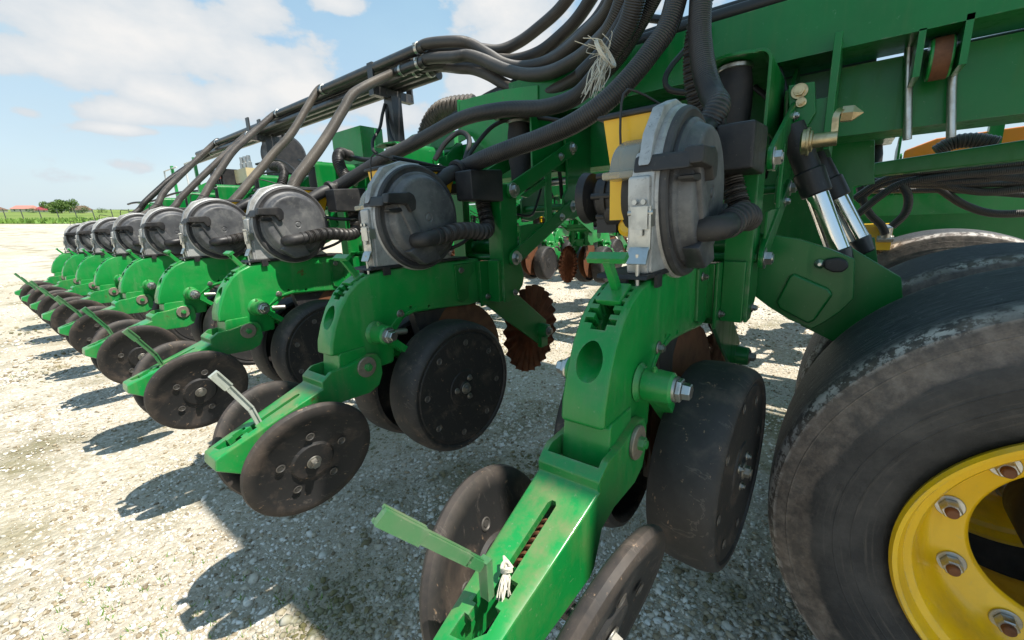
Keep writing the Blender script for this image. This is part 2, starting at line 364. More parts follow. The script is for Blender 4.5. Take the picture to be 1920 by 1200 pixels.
# ------------------------------------------------------------------ mesh builder
class MB:
    def __init__(s): s.bm = bmesh.new(); s.uv = s.bm.loops.layers.uv.new('UVMap')
    def faces(s, verts, faces, M=None):
        vs = [s.bm.verts.new((M @ Vector(v)) if M else v) for v in verts]
        out = []
        for f in faces:
            try: out.append(s.bm.faces.new([vs[i] for i in f]))
            except ValueError: pass
        return vs, out
    def bev(s, faces, w, seg=2):
        if w <= 0: return
        ed = set()
        for f in faces:
            for e in f.edges:
                if len(e.link_faces) == 2 and e.calc_face_angle(0) > rad(28): ed.add(e)
        if ed:
            try: bmesh.ops.bevel(s.bm, geom=list(ed), offset=w, segments=seg, profile=.5, affect='EDGES', clamp_overlap=True)
            except Exception: pass
    def box(s, c, d, M=None, bev=0.0, seg=2):
        x, y, z = (q/2 for q in d); c = Vector(c)
        v = [c+Vector((a*x, b*y, e*z)) for a in (-1, 1) for b in (-1, 1) for e in (-1, 1)]
        _, f = s.faces(v, [(0, 1, 3, 2), (4, 6, 7, 5), (0, 4, 5, 1), (2, 3, 7, 6), (0, 2, 6, 4), (1, 5, 7, 3)], M)
        s.bev(f, bev, seg); return s
    def prism(s, prof, h0, h1, axis='y', M=None, bev=0.0, seg=2):
        # profile in the two other axes: y -> (x,z), x -> (y,z), z -> (x,y)
        def mk(p, h):
            return {'y': (p[0], h, p[1]), 'x': (h, p[0], p[1]), 'z': (p[0], p[1], h)}[axis]
        n = len(prof); v = [mk(p, h0) for p in prof]+[mk(p, h1) for p in prof]
        fs = [tuple(range(n)), tuple(range(2*n-1, n-1, -1))]+[(i, i+n, (i+1) % n+n, (i+1) % n) for i in range(n)]
        _, f = s.faces(v, fs, M)
        bmesh.ops.recalc_face_normals(s.bm, faces=[q for q in f if q.is_valid])
        s.bev(f, bev, seg); return s
    def lathe(s, prof, c=(0, 0, 0), axis='y', seg=48, M=None, wav=None):
        # profile of (radius, height along axis)
        c = Vector(c); rings = []
        for (r, h) in prof:
            ring = []
            if r < 1e-6: ring = [0]
            else: ring = list(range(seg))
            rings.append((r, h, ring))
        def pt(r, h, a):
            if wav: r = r*(1+wav(a, r)) if r > 0 else r
            ca, sa = math.cos(a)*r, math.sin(a)*r
            q = {'y': (ca, h, sa), 'x': (h, ca, sa), 'z': (ca, sa, h)}[axis]
            q = c+Vector(q); return (M @ q) if M else q
        vv = [[s.bm.verts.new(pt(r, h, 2*math.pi*i/seg)) for i in ring] for r, h, ring in rings]
        fl = []
        for a, b in zip(vv[:-1], vv[1:]):
            for i in range(seg):
                j = (i+1) % seg
                if len(a) == 1 and len(b) == 1: break
                if len(a) == 1: q = (a[0], b[i], b[j])
                elif len(b) == 1: q = (a[i], b[0], a[j])
                else: q = (a[i], b[i], b[j], a[j])
                try: fl.append(s.bm.faces.new(q))
                except ValueError: pass
        bmesh.ops.recalc_face_normals(s.bm, faces=fl); return s
    def cyl(s, p0, p1, r, r1=None, seg=24, bev=0.0, cap=True):
        p0, p1 = Vector(p0), Vector(p1); d = (p1-p0); L = d.length; r1 = r if r1 is None else r1
        q = d.to_track_quat('Z', 'Y').to_matrix().to_4x4(); M = Matrix.Translation(p0) @ q
        b = min(bev, L*.4, r*.4)
        pr = [(0, 0), (r-b, 0), (r, b), (r1, L-b), (r1-b, L), (0, L)] if b > 0 else [(0, 0), (r, 0), (r1, L), (0, L)]
        if not cap: pr = pr[1:-1]
        return s.lathe(pr, (0, 0, 0), 'z', seg, M)
    def hexbolt(s, p, d, r=.012, h=.010, washer=True):
        p, d = Vector(p), Vector(d).normalized()
        if washer: s.cyl(p, p+d*.003, r*1.45, seg=20, bev=.0008); p = p+d*.003
        s.cyl(p, p+d*h, r, r*.97, seg=6); return s.cyl(p+d*h, p+d*(h+.003), r*.62, seg=14)
    def tube(s, pts, r, seg=14, step=.02, ribs=None, caps=True, smooth=True):
        pts = [Vector(p) for p in pts]
        if smooth and len(pts) > 2:
            # centripetal-like Catmull-Rom
            ext = [pts[0]*2-pts[1]]+pts+[pts[-1]*2-pts[-2]]; out = []
            for i in range(1, len(ext)-2):
                a, b, c, d = ext[i-1:i+3]; n = max(2, int((c-b).length/step))
                for k in range(n):
                    t = k/n; out.append(.5*((2*b)+(c-a)*t+(2*a-5*b+4*c-d)*t*t+(3*b-a-3*c+d)*t**3))
            out.append(pts[-1]); pts = out
        elif len(pts) == 2:
            n = max(1, int((pts[1]-pts[0]).length/step)); pts = [pts[0].lerp(pts[1], k/n) for k in range(n+1)]
        nrm = None; prev = None; dist = 0.0; rows = []
        for i, p in enumerate(pts):
            tg = (pts[min(i+1, len(pts)-1)]-pts[max(i-1, 0)]).normalized()
            if nrm is None:
                nrm = tg.orthogonal().normalized()
            else: nrm = (nrm-tg*nrm.dot(tg)).normalized()
            bn = tg.cross(nrm)
            if prev is not None: dist += (p-prev).length
            prev = p
            rr = r if not ribs else r*(1+ribs[1]*(1 if (i % 2) else -1))
            rows.append((dist, [s.bm.verts.new(p+(nrm*math.cos(2*math.pi*k/seg)+bn*math.sin(2*math.pi*k/seg))*rr) for k in range(seg)]))
        for (d0, a), (d1, b) in zip(rows[:-1], rows[1:]):
            for k in range(seg):
                j = (k+1) % seg
                f = s.bm.faces.new((a[k], a[j], b[j], b[k]))
                for lp, uv in zip(f.loops, ((k/seg, d0), ((k+1)/seg, d0), ((k+1)/seg, d1), (k/seg, d1))): lp[s.uv].uv = uv
        if caps:
            s.bm.faces.new(list(reversed(rows[0][1]))); s.bm.faces.new(rows[-1][1])
        return s
    def mesh(s, name, mat, off=(0, 0, 0), sharp=34):
        bmesh.ops.translate(s.bm, verts=s.bm.verts, vec=-Vector(off))
        me = bpy.data.meshes.new(name)
        lim = rad(sharp)
        for e in s.bm.edges:
            if len(e.link_faces) == 2 and e.calc_face_angle(0) > lim: e.smooth = False
        for f in s.bm.faces: f.smooth = True
        s.bm.to_mesh(me); s.bm.free(); me.materials.append(mat); return me
def link(name, me): o = bpy.data.objects.new(name, me); COL.objects.link(o); return o
def tag(o, label=None, cat=None, group=None, kind=None):
    for k, v in (('label', label), ('category', cat), ('group', group), ('kind', kind)):
        if v: o[k] = v
    return o
BASE = {}
def thing(name, label, cat, loc, group=None, mach=True):
    o = bpy.data.objects.new(name, None); COL.objects.link(o); o.empty_display_size = .05
    T = Matrix.Translation(loc); o.matrix_world = MACH @ T if mach else T
    BASE[o.name] = Vector(loc); return tag(o, label, cat, group)
def part(name, mb, mat, parent, at=None, rot=None, label=None):
    """mesh given in the same coordinates as its thing; 'at' puts the part's own origin there (mesh then local to it)"""
    base = BASE[parent.name]
    if at is not None:
        o = link(name, mb.mesh(name, mat)); o.parent = parent; o.location = Vector(at)-base
        if rot is not None: o.rotation_euler = rot
        BASE[o.name] = Vector((0, 0, 0))
    else:
        o = link(name, mb.mesh(name, mat, base)); o.parent = parent; BASE[o.name] = base
    if label: o['label'] = label
    if len(o.data.polygons) < 1500 and mat.name.split('.')[0] not in ('leaves', 'leaves_dark', 'weed_leaves'):
        md = o.modifiers.new('w', 'WEIGHTED_NORMAL'); md.keep_sharp = True
    return o
def solo(name, mb, mat, label, cat, group=None, mach=True, kind=None):
    co = [v.co for v in mb.bm.verts]
    b = Vector(((min(c.x for c in co)+max(c.x for c in co))/2, (min(c.y for c in co)+max(c.y for c in co))/2, min(c.z for c in co)))
    o = link(name, mb.mesh(name, mat, b)); T = Matrix.Translation(b); o.matrix_world = MACH @ T if mach else T
    return tag(o, label, cat, group, kind)
def kids(o): return [c for c in bpy.data.objects if c.parent == o]
def copy_tree(o, parent=None, depth=9):
    c = o.copy(); COL.objects.link(c); c.parent = parent
    if o.name in BASE: BASE[c.name] = BASE[o.name]
    for ch in CH.get(o.name, []):
        if depth > 0 or ch.name.split('.')[0] in ('meter_lid', 'hopper_lid', 'lid_latch'): copy_tree(ch, c, depth-1)
    return c
CH = {}
def boolean_cut(o, cutters):
    for cmb in cutters:
        me = cmb.mesh('cut', M_GREEN, BASE[o.name]); co = link('cut', me); co.matrix_world = o.matrix_world
        bpy.context.view_layer.update()
        md = o.modifiers.new('b', 'BOOLEAN'); md.object = co; md.operation = 'DIFFERENCE'; md.solver = 'EXACT'
        dg = bpy.context.evaluated_depsgraph_get(); dg.update()
        new = bpy.data.meshes.new_from_object(o.evaluated_get(dg))
        o.modifiers.clear(); old = o.data; o.data = new; bpy.data.meshes.remove(old)
        bpy.data.objects.remove(co)
    bm = bmesh.new(); bm.from_mesh(o.data)
    for e in bm.edges:
        e.smooth = not (len(e.link_faces) == 2 and e.calc_face_angle(0) > rad(34))
    for f in bm.faces: f.smooth = True
    bm.to_mesh(o.data); bm.free(); return o
# ------------------------------------------------------------------ row unit (x forward, y away from the camera side, z up; metres from the camera)
UB = Vector((0.8, 0, -0.66))
YC, SP = 0.262, 0.762
def build_unit():
    u = bpy.data.objects.new('planter_row_unit', None); COL.objects.link(u); BASE[u.name] = UB
    # --- shank: curved hollow casting with a toothed depth slot and a round hole
    prof = [(.515, -.305), (.519, -.272), (.533, -.232), (.553, -.190), (.580, -.154), (.610, -.130), (.650, -.113), (.70, -.105), (.90, -.105), (1.08, -.107), (1.10, -.15), (1.10, -.255),
            (1.03, -.262), (.90, -.250), (.79, -.243), (.750, -.252), (.722, -.280), (.708, -.320), (.70, -.372), (.625, -.372), (.605, -.330), (.60, -.308)]
    m = MB(); m.prism(prof, -.036, .036, bev=.007, seg=3)
    sh = part('shank', m, M_GREEN, u)
    cuts = []
    c = MB(); c.cyl((.48, 0, -.240), (.610, 0, -.184), .0210, seg=32); cuts.append(c)
    # slot following the arch: hollow core plus teeth on both edges
    arc = [(.569, -.166), (.582, -.152), (.604, -.134), (.630, -.120), (.660, -.110), (.70, -.104)]
    c = MB(); pr = [(x-.012, z+.016) for x, z in arc]+[(x+.022, z-.040) for x, z in reversed(arc)]
    c.prism(pr, -.0125, .0125); cuts.append(c)
    acc = 0; L = [0]
    for a, b in zip(arc[:-1], arc[1:]): L.append(L[-1]+math.hypot(b[0]-a[0], b[1]-a[1]))
    s_ = .012; k = 0
    c = MB()
    while s_ < L[-1]-.030:
        i = max(j for j in range(len(L)-1) if L[j] <= s_); t = (s_-L[i])/(L[i+1]-L[i])
        x = arc[i][0]+(arc[i+1][0]-arc[i][0])*t; z = arc[i][1]+(arc[i+1][1]-arc[i][1])*t
        tx, tz = arc[i+1][0]-arc[i][0], arc[i+1][1]-arc[i][1]; q = math.hypot(tx, tz); tx /= q; tz /= q
        M = Matrix(((tx, 0, -tz, x), (0, 1, 0, 0), (tz, 0, tx, z), (0, 0, 0, 1)))
        c.box((0, 0, -.008), (.0095, .052, .045), M); s_ += .0185; k += 1
    cuts.append(c)
    c = MB()
    for x_, z_ in ((.775, -.224), (.845, -.233)): c.cyl((x_, -.06, z_), (x_, .06, z_), .0052, seg=16)
    cuts.append(c)
    boolean_cut(sh, cuts)
    m = MB()
    m.cyl((.648, -.036, -.272), (.648, -.046, -.272), .033, .027, seg=32, bev=.002)
    m.cyl((.648, .036, -.272), (.648, .046, -.272), .033, .027, seg=32, bev=.002)
    m.prism([(.70, -.27), (.745, -.245), (.80, -.238), (.80, -.225), (.72, -.245), (.66, -.30)], -.040, .040, bev=.003)
    part('pivot_boss', m, M_GREEN, u)
    m = MB()
    m.prism([(.96, -.118), (1.04, -.118), (1.05, -.150), (1.02, -.175), (1.015, -.235), (.99, -.245), (.965, -.235)], -.043, -.034, bev=.003)
    m.prism([(1.06, -.117), (1.10, -.12), (1.10, -.25), (1.07, -.25)], -.052, .052, bev=.004)
    for s in (-1, 1):
        m.prism([(1.06, -.115), (1.12, -.118), (1.155, -.15), (1.215, -.20), (1.215, -.225), (1.15, -.262), (1.06, -.272)], s*.052, s*.060, bev=.002)
    part('front_casting', m, M_GREEN_D, u)
    for p_, d_, r_b in (((.735, -.036, -.236), -1, .0085), ((.735, .036, -.236), 1, .0085), ((.985, -.043, -.138), -1, .007), ((1.09, -.060, -.24), -1, .007), ((1.175, -.116, -.235), -1, .008)):
        m = MB(); m.hexbolt(p_, (0, d_, 0), r_b, .007); part('bolt', m, M_BOLT, u)
    m = MB()
    m.prism([(.648, -.103), (.652, -.096), (.70, -.094), (1.02, -.096), (1.03, -.104)], -.043, .043, bev=.0015)
    m.box((.70, -.044, -.109), (.022, .006, .022), bev=.002); m.box((.655, 0, -.109), (.010, .02, .02), bev=.002)
    part('gasket_plate', m, M_PLASTIC, u)
    # --- T shaped depth handle on the arch
    m = MB()
    m.prism([(.628, -.120), (.642, -.112), (.607, -.066), (.592, -.070)], -.006, .006, bev=.002)
    m.box((.599, 0, -.064), (.016, .062, .009), Matrix.Translation((.599, 0, -.064)) @ Matrix.Rotation(rad(-35), 4, 'Y') @ Matrix.Translation((-.599, 0, .064)), bev=.003)
    m.prism([(.60, -.130), (.645, -.108), (.650, -.115), (.608, -.140)], -.020, .020, bev=.002)
    part('depth_handle', m, M_GREEN, u)
    # --- closing wheel arm
    side = [(.232, -.478), (.236, -.453), (.300, -.431), (.474, -.373), (.474, -.356), (.500, -.338), (.545, -.336), (.612, -.322), (.634, -.326), (.646, -.345), (.646, -.385), (.632, -.415), (.600, -.428),
            (.52, -.425), (.484, -.437), (.464, -.487), (.450, -.496), (.35, -.508), (.285, -.512)]
    m = MB()
    n = len(side)
    def hw(x): return .034+(min(max(x, .23), .50)-.23)/.27*.019
    v = [(x, -hw(x), z) for x, z in side]+[(x, hw(x), z) for x, z in side]
    fs = [tuple(range(n)), tuple(range(2*n-1, n-1, -1))]+[(i, i+n, (i+1) % n+n, (i+1) % n) for i in range(n)]
    _, f = m.faces(v, fs); bmesh.ops.recalc_face_normals(m.bm, faces=f); m.bev(f, .004, 2)
    arm = part('closing_arm', m, M_ARM, u)
    cuts = []
    # open channel from below, socket for the shank at the front, slot and toothed gate on top
    c = MB(); c.prism([(.25, -.53), (.252, -.468), (.302, -.443), (.45, -.393), (.52, -.37), (.66, -.37), (.66, -.45), (.48, -.53)], -.028, .028); cuts.append(c)
    c = MB(); c.box((.600, 0, -.36), (.125, .076, .11)); cuts.append(c)
    c = MB(); c.box((.510, 0, -.345), (.042, .084, .050)); cuts.append(c)
    R1 = Matrix.Rotation(rad(-18.5), 4, 'Y')
    def tp(x): return Matrix.Translation((x, 0, -.476+(x-.236)*.336+.023)) @ R1
    c = MB(); c.prism([(-.075, -.0068), (-.075, .0068), (.040, .0068), (.046, .003), (.046, -.003), (.040, -.0068)], -.05, .05, 'z', tp(.395)); cuts.append(c)
    c = MB(); c.prism([(-.048, -.004), (-.052, .019), (-.026, .019), (-.026, .013), (-.012, .013), (-.012, .019), (.016, .019), (.016, .009), (.004, .004), (.030, .004), (.030, -.019), (.010, -.019),
                       (.010, -.010), (-.004, -.010), (-.004, -.018), (-.030, -.018), (-.040, -.009)], -.05, .05, 'z', tp(.300)); cuts.append(c)
    boolean_cut(arm, cuts)
    m = MB(); m.prism([(.524, -.372), (.533, -.306), (.540, -.301), (.612, -.301), (.612, -.375)], -.040, .040, bev=.005)
    part('collar', m, M_GREEN, u)
    for s in (-1, 1):
        m = MB(); m.cyl((.597, s*.0525, -.352), (.597, s*.0595, -.352), .0275, seg=36, bev=.0015)
        w = part('pivot_washer', m, M_WASHER, u)
        m = MB(); m.hexbolt((.597, s*.0595, -.352), (0, s, 0), .011, .009, False); part('pivot_bolt', m, M_GREEN, w)
    # spring hidden in the arm
    m = MB(); m.tube([(.36+.012*math.cos(a)*0+a*.0016, .011*math.cos(a), -.437+.011*math.sin(a)+a*.0005) for a in np.arange(0, 44, .5)], .0028, 6, smooth=False)
    part('spring', m, M_RUST, u)
    # lever
    m = MB()
    ax = [Vector((.340, 0, -.425)), Vector((.328, 0, -.380)), Vector((.293, 0, -.315)), Vector((.272, 0, -.280))]
    for a, b, w, th in ((ax[0], ax[1], .012, .006), (ax[1], ax[2], .0135, .006), (ax[2], ax[3], .020, .008)):
        d = b-a; M = Matrix.Translation(a) @ d.to_track_quat('Z', 'Y').to_matrix().to_4x4()
        m.box((0, 0, d.length/2), (th*1.2, w, d.length+.004), M, bev=.002)
        m.box((th*.6, -w*.42, d.length/2), (.007, .0035, d.length), M, bev=.001); m.box((th*.6, w*.42, d.length/2), (.007, .0035, d.length), M, bev=.001)
    part('closing_lever', m, M_GREEN_L, u)
    # --- closing wheels
    pr = [(0, -.0135), (.048, -.0135), (.0495, -.0122), (.118, -.0115), (.1195, -.0125), (.132, -.0130), (.1405, -.0100), (.1462, -.004), (.148, .002), (.145, .010), (.137, .0145), (.120, .0135), (.112, .009), (.05, .007), (.045, .012), (0, .012)]
    for s in (-1, 1):
        m = MB(); m.lathe([(r, h*(-s)*-1 if s < 0 else -h) for r, h in pr], seg=120)
        w = part('closing_wheel', m, M_CW, u, at=(.405, s*.088, -.515), rot=(rad(s*-14), 0, rad(s*5)))
        m = MB(); m.hexbolt((0, s*.0135, 0), (0, s, 0), .0115, .010); part('hub_bolt', m, M_BOLT, w)
        if s > 0: m = MB(); m.hexbolt((0, -s*.014, 0), (0, -s, 0), .0105, .010); part('hub_nut', m, M_BOLT, w)
        for k in range(5):
            m = MB()
            a = 2*math.pi*k/5+.35; p = Vector((.073*math.cos(a), 0, .073*math.sin(a)))
            for sd in ((s, -s) if s > 0 else (s,)):
                m.lathe([(.0085, 0), (.0105, .0012), (.0085, .0022), (.0065, .0006), (0, .0006)], p+Vector((0, sd*.0113, 0)) if sd == s else p+Vector((0, sd*.0075, 0)), 'y', 16, None) if sd > 0 else m.lathe([(.0085, 0), (.0105, -.0012), (.0085, -.0022), (.0065, -.0006), (0, -.0006)], p+Vector((0, -.0113 if sd == s else -.0075, 0)), 'y', 16)
                m.cyl(p+Vector((0, sd*(.0110 if sd == s else .0072), 0)), p+Vector((0, sd*(.0128 if sd == s else .009), 0)), .0048, seg=6)
            part('rivet', m, M_FBOLT, w)
    m = MB(); m.cyl((.405, -.08, -.515), (.405, .08, -.515), .012); m.prism([(.385, -.53), (.385, -.47), (.43, -.47), (.43, -.53)], -.02, .02, bev=.004)
    part('closing_axle', m, M_BLACKP, u)
    # --- gauge wheels
    pr = [(0, -.050), (.020, -.050), (.022, -.0465), (.055, -.0465), (.057, -.044), (.150, -.044), (.168, -.047), (.171, -.0445), (.176, -.0445), (.179, -.049), (.184, -.0500), (.1905, -.0475), (.1965, -.041), (.2005, -.031), (.2025, -.018), (.2030, -.004),
          (.2030, .018), (.2000, .040), (.193, .052), (.183, .056), (.176, .048), (.172, .0), (.05, -.01), (.05, .02), (0, .02)]
    for s in (-1, 1):
        m = MB(); m.lathe([(r, (h if s < 0 else -h)*1.12) for r, h in pr], seg=96)
        w = part('gauge_wheel', m, M_GW, u, at=(.858, s*.106, -.478), rot=(rad(s*-1), 0, rad(s*3)))
        yf = s*.0495
        m = MB(); m.hexbolt((0, s*.055, 0), (0, s, 0), .012, .009); part('hub_bolt', m, M_BOLT, w)
        for k in range(8):
            m = MB()
            a = 2*math.pi*k/8+.2; p = Vector((.142*math.cos(a), yf, .142*math.sin(a)))
            m.lathe([(.0075, 0), (.010, s*.001), (.008, s*.0022), (.006, s*.0004), (0, s*.0004)], p, 'y', 14); m.cyl(p, p+Vector((0, s*.002, 0)), .0052, seg=6); part('face_bolt', m, M_FBOLT, w)
        for k in range(3):
            a = 2*math.pi*k/3+.5; p = Vector((.034*math.cos(a), s*.052, .034*math.sin(a))); m = MB(); m.hexbolt(p, (0, s, 0), .0065, .004, True); part('face_bolt', m, M_BOLT, w)
        # arm and pivot spindle
        m = MB(); m.cyl((.648, s*.044, -.272), (.648, s*.094, -.272), .0275, .0255, seg=32, bev=.004)
        m.cyl((.642, s*.064, -.248), (.640, s*.064, -.240), .0045, seg=8); m.cyl((.640, s*.064, -.240), (.639, s*.064, -.237), .003, seg=8)
        a0, a1 = Vector((.648, s*.055, -.272)), Vector((.868, s*.050, -.463)); d = a1-a0
        M = Matrix.Translation(a0) @ d.to_track_quat('Z', 'Y').to_matrix().to_4x4(); m.box((0, 0, d.length/2), (.034, .018, d.length), M, bev=.005)
        ga = part('gauge_arm', m, M_GREEN, u)
        m = MB()
        m.lathe([(.015, s*.0400), (.0240, s*.0402), (.0258, s*.0408), (.0245, s*.0414), (.0258, s*.0420), (.0245, s*.0427), (.0258, s*.0434), (.024, s*.0442), (.015, s*.0444)], (.648, 0, -.272), 'y', 24)
        part('spring_washer', m, M_BOLT, ga); m = MB()
        m.cyl((.648, s*.094, -.272), (.648, s*.098, -.272), .021, seg=24); m.cyl((.648, s*.098, -.272), (.648, s*.106, -.272), .019, seg=6, bev=.0015); m.cyl((.648, s*.106, -.272), (.648, s*.119, -.272), .0138, .013, seg=6, bev=.0015)
        part('arm_bolt', m, M_ZINC, ga)
    m = MB(); m.cyl((.715, -.012, -.290), (.715, .012, -.290), .012); m.cyl((.70, -.03, -.285), (.75, -.04, -.29), .010, seg=12, bev=.003)
    part('depth_stop', m, M_BOLT, u)
    # --- seed opener discs
    for s in (-1, 1):
        m = MB(); m.lathe([(0, .0025), (.17, .0025), (.190, 0), (.17, -.0025), (0, -.0025)], seg=64)
        part('opener_disc', m, M_RUST, u, at=(.985, s*.020, -.440), rot=(0, 0, rad(s*4)))
    m = MB(); m.prism([(.80, -.25), (1.08, -.26), (1.06, -.36), (.95, -.46), (.86, -.56), (.82, -.56), (.84, -.42)], -.016, .016, bev=.003)
    part('seed_tube_guard', m, M_BLACKP, u)
    # --- fluted coulter in front
    m = MB(); wv = lambda a, r: (.016*math.sin(a*18) if r > .17 else 0)
    cp = (1.435, 0, -.440)
    segs = 144; rings = [0, .03, .10, .14, .165, .188]
    vv = []
    for ri, r in enumerate(rings):
        rr = []
        for k in range(segs if r else 1):
            a = 2*math.pi*k/segs; w = max(0, (r-.10)/.088)*.009*math.sin(a*24)
            r2 = r*(1+(.012*math.sin(a*24+1.2) if ri == len(rings)-1 else 0))
            rr.append(m.bm.verts.new((r2*math.cos(a), w, r2*math.sin(a))))
        vv.append(rr)
    for a, b in zip(vv[:-1], vv[1:]):
        for k in range(segs):
            j = (k+1) % segs
            m.bm.faces.new((a[0], b[k], b[j]) if len(a) == 1 else (a[k], b[k], b[j], a[j]))
    bmesh.ops.solidify(m.bm, geom=m.bm.faces[:], thickness=.004)
    part('coulter_blade', m, M_RUST, u, at=cp, rot=(0, 0, 0))
    m = MB()
    m.prism([(1.10, -.205), (1.20, -.205), (1.26, -.25), (1.475, -.405), (1.475, -.50), (1.445, -.515), (1.405, -.49), (1.18, -.335), (1.10, -.275)], -.050, -.040, bev=.003)
    m.cyl((1.435, -.040, -.440), (1.435, -.085, -.440), .032, .028, seg=28, bev=.004); m.box((1.435, -.055, -.475), (.045, .02, .07), bev=.004)
    m.prism([(1.10, -.20), (1.22, -.20), (1.22, -.27), (1.10, -.27)], -.05, .05, bev=.003)
    ca = part('coulter_arm', m, M_GREEN_D, u)
    m = MB(); m.hexbolt((1.435, -.085, -.440), (0, -1, 0), .014, .012); part('coulter_bolt', m, M_BOLT, ca)
    # --- upright head bracket and parallel links
    for s in (-1, 1):
        m = MB(); y0, y1 = s*.108, s*.116
        m.prism([(1.118, .118), (1.128, .132), (1.205, .132), (1.205, -.10), (1.235, -.185), (1.225, -.215), (1.17, -.262), (1.118, -.262), (1.118, -.15)], y0, y1, bev=.002)
        m.box((1.1205, s*.085, -.06), (.008, .055, .37), bev=.002)
        if s > 0: m.prism([(1.10, -.115), (1.20, -.115), (1.20, -.26), (1.10, -.26)], .06, .108, bev=.003)
        else: m.prism([(1.10, -.115), (1.20, -.115), (1.20, -.26), (1.10, -.26)], -.108, -.06, bev=.003)
        part('head_bracket', m, M_GREEN_D, u)
        def bar(mm, a, b, w, y, th=.011):
            a, b = Vector((a[0], 0, a[1])), Vector((b[0], 0, b[1])); d = (b-a).normalized(); n = Vector((-d.z, 0, d.x))
            pts = []
            for k in range(9): an = math.pi/2+math.pi*k/8; pts.append(a+(n*math.sin(an)+d*math.cos(an))*w)
            for k in range(9): an = -math.pi/2+math.pi*k/8; pts.append(b+(n*math.sin(an)+d*math.cos(an))*w)
            mm.prism([(p.x, p.z) for p in pts], min(y, y+s*th), max(y, y+s*th), bev=.002)
        y = s*.124
        m = MB(); bar(m, (1.165, .112), (1.56, .285), .026, y); bar(m, (1.165, -.112), (1.56, .062), .026, y)
        q = (.012); m.prism([(1.365, .20), (1.405, .218), (1.405, .00), (1.365, -.018)], min(y, y+s*.010), max(y, y+s*.010), bev=.002)
        m.prism([(1.21, .095), (1.365, .16), (1.365, .135), (1.25, .09)], min(y, y+s*.008), max(y, y+s*.008), bev=.001)
        m.prism([(1.20, -.07), (1.20, -.005), (1.26, .0), (1.37, -.0), (1.30, -.05)], min(y, y+s*.006), max(y, y+s*.006), bev=.001)
        lk = part('parallel_link', m, M_GREEN_D, u)
        for (x, z, r) in ((1.165, .112, .017), (1.165, -.112, .017), (1.56, .285, .016), (1.56, .062, .016), (1.47, .246, .010), (1.47, .022, .010)):
            m = MB(); m.hexbolt((x, y+s*.011, z), (0, s, 0), r, r*.75); part('link_bolt', m, M_ZINC if s < 0 else M_BOLT, lk)
        m = MB(); m.prism([(1.53, .02), (1.53, .10), (1.56, .13), (1.56, .26), (1.54, .33), (1.64, .36), (1.72, .43), (1.76, .43), (1.76, .05), (1.60, .01)], min(s*.100, s*.112), max(s*.100, s*.112), bev=.003)
        part('mount_plate', m, M_GREEN_D, u)
    for x, z, r in ((1.165, .112, .012), (1.165, -.112, .012), (1.56, .062, .014)):
        m = MB(); m.cyl((x, -.12, z), (x, .12, z), r); part('cross_pin', m, M_GREEN_D, u)
    m = MB(); m.box((1.28, 0, -.06), (.03, .20, .03), bev=.004); part('link_brace', m, M_GREEN_D, u)
    # --- air spring under its bracket
    z0 = .388; pf = [(.085, 0), (-.060, 0)]+[(-.060-.030*math.sin(a), -.030+.030*math.cos(a)) for a in np.linspace(.2, math.pi/2, 6)]+[(-.090, -.20), (-.082, -.20)]+[(-.060-.022*math.sin(a), -.030+.022*math.cos(a)) for a in np.linspace(math.pi/2, .2, 6)]+[(-.060, -.008), (.085, -.008)]
    m = MB(); m.prism([(y, z0+.012+z) for y, z in pf], 1.345, 1.745, 'x', bev=.0015)
    m.prism([(1.40-.075*math.cos(a), .005+.082*math.sin(a)) for a in np.linspace(math.pi/2, -math.pi/2, 14)], z0+.003, z0+.0115, 'z', bev=.0015)
    part('spring_bracket', m, M_GREEN_D, u)
    m = MB(); m.hexbolt((1.45, -.089, z0-.12), (0, 1, 0), .011, .008); part('bracket_bolt', m, M_ZINC, u)
    m = MB(); m.lathe([(0, z0), (.038, z0), (.041, z0-.02), (.046, z0-.05), (.048, z0-.10), (.045, z0-.15), (.039, z0-.18), (.036, z0-.26), (0, z0-.26)], (1.40, .005, 0), 'z', 40)
    sb = part('air_spring', m, M_RUBBER, u)
    m = MB(); m.lathe([(.0415, z0-.002), (.0435, z0-.004), (.0435, z0-.012), (.0415, z0-.014)], (1.40, .005, 0), 'z', 40); part('clamp_ring', m, M_ZINC, sb)
    # --- seed meter: cast housing, plastic lid, latch, elbow, spring clip
    cx, cz, R = .826, .030, .1495
    m = MB()
    m.lathe([(0, -.034), (R-.004, -.034), (R, -.030), (R, -.018), (R-.006, -.014), (R-.008, -.006), (R-.016, -.003), (0, -.003)], (cx, 0, cz), 'y', 96)
    m.prism([(.672, -.096), (.672, .055), (.690, .095), (.76, .03), (.84, .03), (.90, -.05), (.96, -.096)], -.030, .008, bev=.006)
    m.prism([(.666, -.096), (.664, -.06), (.668, -.02), (.664, .02), (.664, .055), (.70, .06), (.72, -.096)], -.026, .010, bev=.005)
    m.prism([(.672, .07), (.69, .12), (.73, .165), (.79, .185), (.86, .182), (.80, .165), (.74, .14), (.70, .10)], -.022, -.002, bev=.003)
    hs = part('meter_housing', m, M_ALU, u)
    m = MB(); m.cyl((cx, 0, cz), (cx, .05, cz), .12, .10, seg=48, bev=.006); m.cyl((cx-.03, .05, cz-.02), (cx-.03, .10, cz-.02), .035, seg=24, bev=.004)
    part('meter_back', m, M_PLASTIC, u)
    m = MB(); Rl = .1455
    m.lathe([(Rl, -.033), (Rl+.001, -.038), (Rl-.002, -.0440), (Rl-.007, -.0460), (Rl-.012, -.0435), (.1255, -.0435)], (cx, 0, cz), 'y', 96); part('lid_rim', m, M_LIDE, hs)
